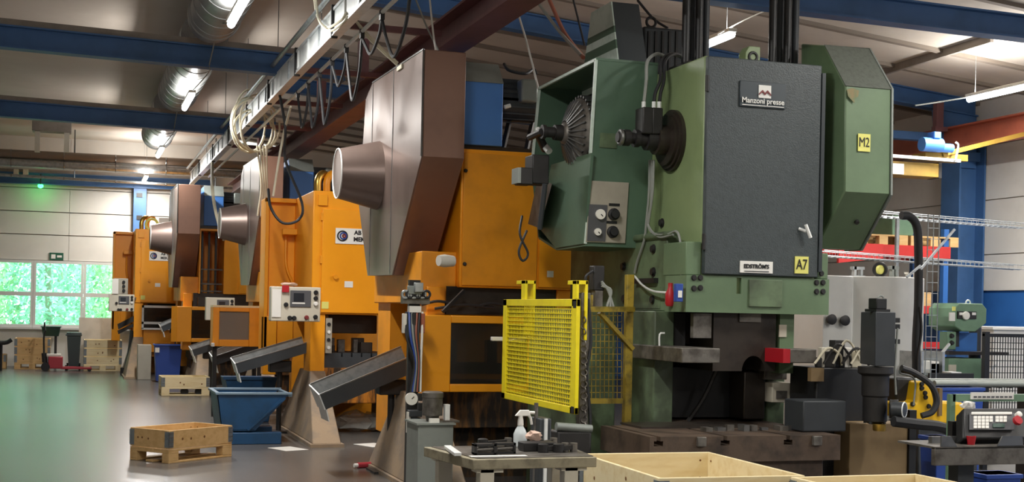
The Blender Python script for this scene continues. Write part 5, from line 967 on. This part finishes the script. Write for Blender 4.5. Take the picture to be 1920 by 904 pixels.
# tangle of parts on the housing
t = thing('parts_heap', 'heap of pale fittings and hoses on the black housing', 'fittings', P(1570, 690, Y=9.0)); zt_ = bx[3]
for k in range(9):
    a = bx[0]+.03+random.random()*(bx[1]-bx[0]-.1); MB().box(a, a+random.uniform(.04, .1), 9.0, 9.08, zt_, zt_+random.uniform(.05, .22)).rot(random.uniform(-.4, .4), (a, 9.05, 0)).build('fitting', random.choice(['dirtwhite', 'beige', 'dark', 'cable', 'dark']), t, .006)
for k in range(5):
    a = bx[0]+.08*k; MB().tube([(a, 8.98, zt_+.03), (a+.1, 8.96, zt_+.15+.03*(k % 3)), (a+.22, 8.98, zt_+.1), (a+.25, 9.0, zt_+.02)], .010, 6, 5).build('hose', ('cable', 'dark')[k % 2], t)
# yellow feeder arm with black loop hose
t = thing('feeder_arm', 'yellow feeder arm with black hose loop behind the spindle unit', 'robot arm', (6.9, 9.7, 0))
yy = 9.7; pts = [P(u, v, Y=yy) for u, v in ((1688, 755), (1718, 755), (1724, 715), (1740, 716), (1748, 735), (1752, 752), (1805, 755), (1818, 768), (1812, 798), (1752, 795), (1690, 783))]
MB().prism(pts, (0, .25, 0)).build('arm', 'robot', t, .02)
for u, v in ((1728, 720), (1728, 728), (1734, 737), (1735, 745), (1711, 758), (1779, 760), (1741, 762)): MB().lathe(P(u, v, Y=yy), (0, -1, 0), [(0, .022), (.015, .018)], 10).build('bolt', 'dark', t)
MB().tube([P(1690, 690, Y=yy-.1), P(1715, 700, Y=yy-.1), P(1745, 722, Y=yy-.1), P(1756, 750, Y=yy-.1), P(1748, 772, Y=yy-.1), P(1728, 780, Y=yy-.08)], .028, 8, 6).build('hose', 'cabledk', t); MB().tube([P(1690, 688, Y=yy-.05), P(1688, 700, Y=yy-.05), P(1715, 712, Y=yy-.05), P(1713, 760, Y=yy-.05)], .008, 6, 5).build('cable', 'cablegrey', t)
MB().fbox(1680, 708, 1716, 755, yy+.15, .3).build('joint_housing', 'black', t, .02); MB().fbox(1761, 728, 1767, 780, yy-.03, .04).build('slot_bar', 'rustpanel', t)
x = P(1750, 800, Y=yy+.2).x; MB().box(x-.25, x+.35, yy+.05, yy+.5, 0, .76).build('base', 'servo', t, .01)
# thick black conduit pole
pts = [P(1690, 404, Y=12.0), P(1706, 406, Y=12.0), P(1719, 425, Y=12.0), P(1722, 470, Y=12.0), P(1722, 560, Y=12.0), P(1718, 640, Y=12.0), P(1718, 690, Y=12.0)]
e_ = pts[-1]; pts += [Vector((e_.x, 12.0, .6)), Vector((e_.x, 12.0, 0))]
tag(MB().tube(pts, .045, 10, 6).build('cable_conduit', 'rubber'), 'thick black cable conduit curving down from the wire tray', 'conduit'); wire([P(1725, 575, Y=11.95), P(1728, 620, Y=11.95), P(1722, 665, Y=11.95), P(1721, 700, Y=11.95)], 'thin black cable beside the thick black conduit', 'cabledk', .012)
# wire cable trays
def wire_tray(a, b, label, n=16, posts=()):
    a, b = Vector(a), Vector(b); d = (b-a).normalized(); s = Vector((-d.y, d.x, 0)); t = thing('wire_tray', label, 'cable tray', a); L = (b-a).length
    for o, h in ((0, 0), (.1, 0), (.2, 0), (0, .06), (.2, .06)): MB().cyl(a+s*o+UP*h, b+s*o+UP*h, .006, n=5).build('long_wire', 'galv', t)
    for k in range(int(L/.11)): p = a+d*(.11*k); MB().tube([p+UP*.06, p, p+s*.2, p+s*.2+UP*.06], .004, 4).build('cross_wire', 'galv', t)
    for k in posts:
        p = a+d*(L*k)+s*.1; MB().box(p.x-.02, p.x+.02, p.y-.02, p.y+.02, 0, p.z).build('post', 'galv', t)
    return t
p0, p1 = P(1640, 404, Z=2.92), P(1935, 428, Z=2.92); wire_tray(p0, p1, 'upper galvanised wire cable tray leading toward the blue column', posts=(.17,))
p0, p1 = P(1545, 479, Z=2.36), P(1925, 506, Z=2.36); d_ = (p1-p0)*.0; wire_tray(p0+Vector((0, .0, 0)), p1, 'lower galvanised wire cable tray passing behind the green press', posts=(.45,))
t = thing('wire_ladder', 'galvanised vertical wire ladder carrying cables beside the grey tank', 'cable ladder', P(1745, 700, Y=11.5)); a0, a1 = P(1737, 560, Y=11.5).x, P(1758, 560, Y=11.5).x
for xx in (a0, (a0+a1)/2, a1): MB().cyl((xx, 11.5, 0), (xx, 11.5, P(1745, 402, Y=11.5).z), .006, n=5).build('long_wire', 'galv', t)
for k in range(24): MB().cyl((a0, 11.5, .15+k*.11), (a1, 11.5, .15+k*.11), .004, n=4).build('cross_wire', 'galv', t)
MB().bar(P(1726, 505, Y=11.4), P(1790, 430, Y=11.4), .02).build('brace', 'galv', t); MB().bar(P(1700, 520, Y=11.4), P(1726, 498, Y=11.4), .02).build('brace', 'galv', t)
# grey curved tank / cabinet
t = thing('grey_cabinet', 'large light grey cabinet with rounded side behind the spindle unit', 'cabinet', (8.5, 13.3, 0))
xa, xb, xc_ = P(1543, 600, Y=13).x, P(1600, 600, Y=13).x, P(1735, 600, Y=13).x; zt_ = P(1640, 519, Y=13).z
pl_ = [(xa, 13.0), (xb-.03, 13.0), (xb, 13.03)]+[(xb+(xc_-xb)*k/12, 13.03-.22*math.sin(PI*k/12)) for k in range(1, 12)]+[(xc_, 13.03), (xc_, 13.9), (xa, 13.9)]
MB().pz(pl_, 0.05, zt_).build('shell', 'tank', t, .01); MB().box(xa, xc_, 13.1, 13.85, 0, .05).build('plinth', 'dark', t)
for u, v in ((1554, 599), (1579, 601)): q = P(u, v, Y=13.0); MB().lathe(q, (0, -1, 0), [(0, .03), (.03, .025), (.03, .05), (.07, .06), (.08, .03)], 14).build('knob', 'dark', t)
t = thing('cable_reel', 'small yellow and black reel standing on the grey cabinet', 'reel', P(1650, 518, Y=13.2)); q = P(1650, 510, Y=13.2); q.z = zt_+.09; MB().torus(q, (.3, 1, 0), .07, .02, 20, 8).build('rim', 'black', t); MB().lathe(q, (.3, -1, 0), [(-.01, .06), (.02, .05), (.03, .02)], 16).build('hub', 'sticker', t)
for k, (u, w, h, m, lab) in enumerate(((1612, 22, 22, 'galv', 'pale metal bracket standing on the grey cabinet'), (1680, 16, 26, 'greymetal', 'grey vertical fitting standing on the grey cabinet'), (1715, 24, 14, 'dirtwhite', 'low white box standing on the grey cabinet'))):
    x0, x1, _, _ = fr(u-w/2, 500, u+w/2, 518, 13.3); t = thing('fitting', lab, 'fitting', ((x0+x1)/2, 13.35, zt_)); MB().box(x0, x1, 13.3, 13.4, zt_, zt_+.02).build('base', m, t); MB().box(x0+.02, x0+.05, 13.32, 13.38, zt_+.02, zt_+h*.0055).build('post', m, t); MB().box(x1-.05, x1-.02, 13.32, 13.38, zt_+.02, zt_+h*.004).build('post', m, t); MB().box(x0, x1, 13.32, 13.38, zt_+h*.004, zt_+h*.0055).build('bar', m, t)
# red pallet racking
t = thing('pallet_rack', 'red pallet rack standing in front of the blue column', 'rack', (11.2, 16.4, 0)); ry = 16.3
rx0, rx1 = P(1500, 460, Y=ry).x, P(1783, 460, Y=ry).x
for v, hgt in ((458, .17), (572, .11), (640, .1)):
    z = P(1650, v, Y=ry).z
    for yy in (ry, ry+.9): MB().box(rx0, rx1, yy, yy+.05, z-hgt, z).build('beam', 'red', t, .004)
    for k in range(8): xx = rx0+(rx1-rx0)*(k+.5)/8; MB().box(xx-.04, xx+.04, ry+.05, ry+.9, z-.03, z-.005).build('shelf_bar', 'galv', t)
for xx in (rx0, rx1-.08):
    for yy in (ry+.05, ry+.8): MB().box(xx, xx+.08, yy, yy+.08, 0, 2.95).build('upright', 'bluewall' if xx > rx0 else 'red', t)
zz1 = P(1650, 458, Y=ry).z
MB().hexa([(rx0+.4, ry-.35, zz1-.3), (rx0+1.3, ry-.05, zz1-.2), (rx0+1.3, ry, zz1-.2), (rx0+.4, ry-.3, zz1-.3)], [(rx0+.4, ry-.35, zz1-.02), (rx0+1.3, ry-.05, zz1+.0), (rx0+1.3, ry, zz1+.0), (rx0+.4, ry-.3, zz1-.02)]).build('guard_plate', 'red', t)
for k in range(3):
    x = rx0+.1+k*.85; t = thing('wood_pallet', ('wooden pallet on the red rack, free of load', 'wooden pallet on the red rack next to the galvanised post', 'wooden pallet on the red rack carrying the green box')[k], 'pallet', (x+.4, ry+.45, zz1), 'pallets on the rack')
    for j in range(5): MB().box(x, x+.8, ry+.02+j*.19, ry+.12+j*.19, zz1+.12, zz1+.142).build('deck_board', 'pine', t)
    for a in (0, .33, .66):
        for b in (.02, .4, .78): MB().box(x+a, x+a+.14, ry+b, ry+b+.1, zz1+.022, zz1+.12).build('block', 'pine', t)
        MB().box(x+a, x+a+.14, ry+.02, ry+.88, zz1, zz1+.022).build('runner', 'pine', t)
x0, x1 = P(1676, 430, Y=ry).x, P(1722, 430, Y=ry).x; z0_ = zz1+.142; z1_ = P(1700, 408, Y=ry).z
t = thing('green_box', 'green plastic box standing on the pallet on the red rack', 'box', ((x0+x1)/2, ry+.4, z0_)); MB().hexa([(x0+.03, ry+.08, z0_), (x1-.03, ry+.08, z0_), (x1-.03, ry+.6, z0_), (x0+.03, ry+.6, z0_)], [(x0, ry+.05, z1_), (x1, ry+.05, z1_), (x1, ry+.65, z1_), (x0, ry+.65, z1_)]).build('tub', 'drillgreen', t, .01); MB().box(x0-.02, x1+.02, ry+.03, ry+.67, z1_, z1_+.03).build('lid', 'drillgreen', t, .006)
zz2 = P(1650, 572, Y=ry).z
for k in range(2):
    x = rx1-.9+k*.36; tag(MB().box(x, x+.3, ry+.1, ry+.5, zz2, zz2+.2).build('carton', 'pine', None, .006), ('small brown carton on the lower beam of the red rack', 'small brown carton on the red rack next to the upright')[k], 'carton')
zz3 = P(1650, 640, Y=ry).z
for k in range(3):
    x = rx0+.1+k*.4; tag(MB().box(x, x+.32, ry+.1, ry+.5, zz3, zz3+.17-.03*k).build('carton', ('pine', 'rustpanel', 'galv')[k], None, .006), ('tall brown carton on the lowest red beam', 'dark brown carton on the lowest red beam', 'grey metal carton on the lowest red beam')[k], 'carton')
# drilling machine
t = thing('drill_press', 'green pillar drilling machine before the blue dado', 'drill press', (9.8, 13.3, 0))
x0, x1, z0, z1 = fr(1790, 569, 1850, 622, 13.0); w = x1-x0
MB().py([(x0, z0+.06), (x0, z1-.06), (x0+.06, z1), (x1-.06, z1), (x1, z1-.06), (x1, z0+.1), (x1-.15, z0), (x0+.1, z0)], 13.0, 13.5).build('head', 'drillgreen', t, .012)
MB().fbox(1796, 584, 1831, 598, 12.985, .02).build('nameplate', 'dark', t); q = P(1811, 592, Y=12.98); MB().lathe(q, (0, -1, 0), [(0, .05), (.015, .045), (.02, .01)], 20).build('dial', 'gauge', t)
for u in (1799, 1823): MB().fbox(u, 586, u+7, 591, 12.98, .006).build('plate_mark', 'label', t)
MB().fbox(1781, 586, 1791, 602, 12.985, .02).build('switch_plate', 'paper', t); MB().fbox(1787, 575, 1792, 583, 12.985, .02).build('warning_label', 'sticker', t)
cx_ = P(1833, 650, Y=13.3).x; MB().cyl((cx_, 13.35, 0), (cx_, 13.35, z0+.05), .07, n=16).build('pillar', 'servo', t); sx_ = P(1797, 640, Y=13.1).x; MB().cyl((sx_, 13.15, z0-.18), (sx_, 13.15, z0+.02), .04, n=12).build('quill', 'dark', t)
MB().fbox(1792, 624, 1832, 660, 13.2, .05).build('shield', 'bluewall', t)
MB().fbox(1776, 622, 1793, 656, 13.05, .15).build('feed_box', 'drillgreen', t, .01)
for v in (630, 643): MB().lathe(P(1784, v, Y=13.05), (0, -1, 0), [(0, .03), (.03, .02)], 10).build('knob', 'dark', t)
x0, x1, z0, z1 = fr(1780, 660, 1892, 666, 13.0); MB().box(x0, x1, 13.0, 13.5, z0, z1).build('table', 'oily', t); x0, x1, z0, z1 = fr(1779, 672, 1842, 720, 13.05); MB().box(x0, x1, 13.05, 13.5, 0, z1).build('base', 'drillgreen', t, .01); MB().fbox(1780, 684, 1793, 699, 13.035, .02).build('switch_box', 'beige', t)
MB().bar(P(1761, 668, Y=12.95), P(1780, 645, Y=13.0), .025).build('feed_lever', 'alu', t); MB().bar(P(1836, 720, Y=12.9), P(1866, 684, Y=12.95), .02).build('feed_lever', 'alu', t); q = P(1815, 568, Y=13.2); MB().torus(q, (0, 1, 0), .03, .01, 14, 6).build('lifting_eye', 'alu', t)
x0, x1, z0, z1 = fr(1855, 685, 1892, 720, 13.2); tag(MB().box(x0, x1, 13.6, 14.0, 0, z1).build('steel_cabinet', 'drillgreen', None, .01), 'low green steel cabinet beside the drilling machine', 'cabinet')
# black mesh fence
t = thing('mesh_fence', 'black welded mesh fence panel in front of the white bench', 'fence', (10.0, 12.4, 0)); fx0, fx1 = P(1845, 650, Y=12.4).x, P(1990, 650, Y=12.4).x; fz0, fz1 = .3, P(1880, 626, Y=12.4).z
MB().box(fx0, fx0+.06, 12.38, 12.44, 0, fz1+.02).build('post', 'black', t); MB().box(fx1-.06, fx1, 12.38, 12.44, 0, fz1+.02).build('post', 'black', t); MB().box(fx0, fx1, 12.39, 12.43, fz1-.03, fz1).build('rail', 'black', t); MB().box(fx0, fx1, 12.39, 12.43, fz0, fz0+.03).build('rail', 'black', t)
for k in range(26): x = fx0+.06+(fx1-fx0-.12)*(k+.5)/26; MB().box(x-.004, x+.004, 12.405, 12.412, fz0, fz1).build('wire', 'black', t)
for k in range(18): z = fz0+(fz1-fz0)*(k+.5)/18; MB().box(fx0+.06, fx1-.06, 12.412, 12.419, z-.004, z+.004).build('wire', 'black', t)
t = thing('white_bench', 'white topped bench with white front behind the black mesh fence', 'bench', (10.8, 14.5, 0)); x0, x1 = P(1862, 615, Y=14.3).x, 12.6; z1 = P(1890, 613, Y=14.3).z
MB().box(x0, x1, 14.3, 14.9, z1-.04, z1).build('top', 'paper', t, .004); MB().box(x0+.05, x1, 14.35, 14.85, .1, z1-.04).build('body', 'paper', t); MB().box(x0+.1, x1, 14.4, 14.8, 0, .1).build('plinth', 'dark', t)
# tube rail with bench, blue totes
t = thing('roller_track', 'long grey tubular roller track in front of the drilling machine', 'conveyor', (8.3, 10.6, 0)); z = P(1850, 720, Y=10.5).z; x0, x1 = P(1752, 720, Y=10.5).x, 9.2
MB().cyl((x0, 10.5, z), (x1, 10.5, z), .03, n=12).build('rail', 'greymetal', t); MB().cyl((x0, 10.9, z), (x1, 10.9, z), .03, n=12).build('rail', 'greymetal', t)
for xx in (x0+.1, x1-.4): MB().box(xx, xx+.05, 10.48, 10.92, 0, z-.02).build('leg', 'dark', t)
for k in range(14): xx = x0+.15+k*.12; MB().cyl((xx, 10.52, z-.02), (xx, 10.88, z-.02), .022, n=10).build('roller', 'dark', t)
x0, x1, z0, z1 = fr(1742, 700, 1826, 716, 11.6); t = thing('tool_tray', 'black tray of dark tools behind the grey roller track', 'tray', ((x0+x1)/2, 11.8, 0)); MB().box(x0, x1, 11.6, 12.0, z0, z0+.02).build('shelf', 'black', t); MB().box(x0, x1, 11.6, 11.62, z0, z1).build('front', 'black', t); MB().box(x0, x0+.05, 11.7, 11.9, 0, z0).build('leg', 'black', t); MB().box(x1-.05, x1, 11.7, 11.9, 0, z0).build('leg', 'black', t); MB().box(x0+.3, x0+.42, 11.64, 11.8, z0+.02, z1+.01).build('tool', 'alu', t)
for k, (u0, v0, u1, v1, y, lab) in enumerate(((1762, 727, 1845, 757, 10.25, 'dark blue tote box below the roller track'), (1755, 820, 1790, 885, 8.9, 'blue tote box on the floor beside the console'), (1850, 890, 1915, 930, 7.75, 'dark blue tote box under the console tray'))):
    x0, x1, z0, z1 = fr(u0, v0, u1, v1, y); z0 = 0; t = thing('tote_box', lab, 'box', ((x0+x1)/2, y+.2, 0)); MB().hexa([(x0+.03, y+.03, 0), (x1-.03, y+.03, 0), (x1-.03, y+.2, 0), (x0+.03, y+.2, 0)], [(x0, y, z1), (x1, y, z1), (x1, y+.22, z1), (x0, y+.22, z1)]).build('tub', 'plasticblue', t, .008); MB().box(x0-.01, x1+.01, y-.01, y+.23, z1-.03, z1).build('rim', 'plasticblue', t, .004)
t = thing('scrap_shelf', 'low shelf of metal offcuts beside the grey cabinet', 'shelf', (9.0, 12.2, 0)); x0, x1 = P(1728, 660, Y=12.2).x, P(1772, 660, Y=12.2).x
for z in (.35, .7, 1.05): MB().box(x0, x1, 12.2, 12.6, z, z+.02).build('board', 'greymetal', t)
for xx in (x0, x1-.03): MB().box(xx, xx+.03, 12.2, 12.6, 0, 1.3).build('side', 'galv', t)
for k in range(8): a = x0+.03+random.random()*(x1-x0-.15); z = (.37, .72, 1.07)[k % 3]; MB().box(a, a+.1, 12.22, 12.4, z, z+random.uniform(.06, .2)).build('offcut', random.choice(['worn', 'paper', 'rustpanel', 'dirtwhite']), t)
# operator console
t = thing('operator_console', 'black operator console with key panel on a steel tray', 'console', (5.65, 7.5, 0)); Yc = 7.3
def tilt(u0, v0, u1, v1, ya, yb, th, nm, m, par, bev=.004):
    a, b, c, d = P(u0, v1, Y=ya), P(u1, v1, Y=ya), P(u1, v0, Y=yb), P(u0, v0, Y=yb); n = Vector((0, -(c.z-b.z), (c.y-b.y))); n = n.normalized()*-1
    n = n if n.y > 0 else -n
    return MB().hexa([a, b, b+n*th, a+n*th], [d, c, c+n*th, d+n*th]).build(nm, m, par, bev)
hs = tilt(1806, 765, 1930, 822, 7.20, 7.34, .1, 'housing', 'black', t, .012); tilt(1818, 774, 1902, 806, 7.222, 7.302, .01, 'key_panel', 'panelgrey', hs); tilt(1822, 772, 1898, 777, 7.285, 7.297, .01, 'label_strip', 'paper', hs)
for r_ in range(4):
    for k in range(8):
        if (r_ > 1 and k > 3): continue
        u = 1826+k*7.4+(4 if k > 4 else 0); v = 780+r_*6; y = 7.30-(v-774)/32*.08-.012; tilt(u, v, u+6, v+5, y-.006, y+.006, .008, 'key', 'paper', hs, 0)
tilt(1862, 794, 1884, 801, 7.225, 7.245, .008, 'green_key', 'greenbin', hs, 0)
q = P(1907, 780, Y=7.26); MB().lathe(q, (0, -.8, .5), [(0, .02), (.03, .02), (.035, .01)], 14).build('white_button', 'paper', hs); q = P(1905, 791, Y=7.23); MB().lathe(q, (0, -.8, .5), [(0, .025), (.01, .025), (.01, .032), (.03, .03)], 16).build('stop_button', 'redcup', hs)
x0, x1, z0, z1 = fr(1753, 838, 1925, 872, 7.1); tr = MB().box(x0, x1, 7.1, 7.14, z0, z1).build('tray_front', 'worn', t, .004); MB().box(x0, x1, 7.1, 7.5, z1-.01, z1+.004).build('tray', 'worn', t); MB().box(x0+.12, x1-.02, 7.3, 7.34, z1, P(1860, 818, Y=7.3).z).build('tray_back', 'steel', t)
for u in (1795, 1870): a = P(u, 838, Y=7.1); b = P(u+(-12 if u < 1800 else 10), 818, Y=7.1); MB().prism([a, b, b+Vector((-.07 if u < 1800 else .15, 0, 0)), a+Vector((-.12 if u < 1800 else .2, 0, 0))], (0, .01, 0)).build('side_lip', 'steel', t)
q = P(1830, 835, Y=7.15); MB().lathe((q.x, 7.2, z1+.004), (0, 0, 1), [(0, .022), (.055, .032), (.056, .028), (.01, .02)], 18).build('cup', 'redcup', t, label='small red cup')
MB().box((x0+x1)/2-.06, (x0+x1)/2+.06, 7.25, 7.35, 0, z0).build('pedestal', 'servo', t); MB().box(x0+.1, x1-.1, 7.15, 7.6, 0, .04).build('base', 'servo', t); MB().box((x0+x1)/2+.0, (x0+x1)/2+.1, 7.4, 7.45, z1, P(1860, 790, Y=7.4).z).build('neck', 'dark', t)
t = thing('paper_railing', 'green tubular frame with white paper strip behind the console', 'railing', (5.8, 7.75, 0)); Yf = 7.7; a = P(1787, 745, Y=Yf); xr_ = P(1990, 745, Y=Yf).x
MB().box(a.x-.02, a.x+.02, Yf, Yf+.04, 0, a.z+.02).build('post', 'drillgreen', t); MB().box(xr_-.02, xr_+.02, Yf, Yf+.04, 0, a.z+.02).build('post', 'drillgreen', t); MB().box(a.x, xr_, Yf, Yf+.04, a.z-.03, a.z+.02).build('rail', 'drillgreen', t); x0, x1, z0, z1 = fr(1821, 736, 1901, 749, Yf-.01); MB().box(x0, x1, Yf-.01, Yf, z0, z1).build('paper_strip', 'paper', t)
for k in range(9): MB().box(x0+.02+k*.036, x0+.045+k*.036, Yf-.013, Yf-.009, z0+.012, z0+.022).build('scribble', 'panelgrey', t)
q = P(1815, 760, Y=Yf-.05); tag(MB().blob(q, (.055, .03, .03), 31, .3).build('cleaning_cloth', 'paper', smooth=False), 'white cloth draped on top of the black console corner', 'cloth'); q = P(1799, 812, Y=7.42); tag(MB().blob(q, (.03, .02, .08), 32, .25).build('cleaning_cloth', 'paper', smooth=False), 'white cloth hanging beside the console', 'cloth')
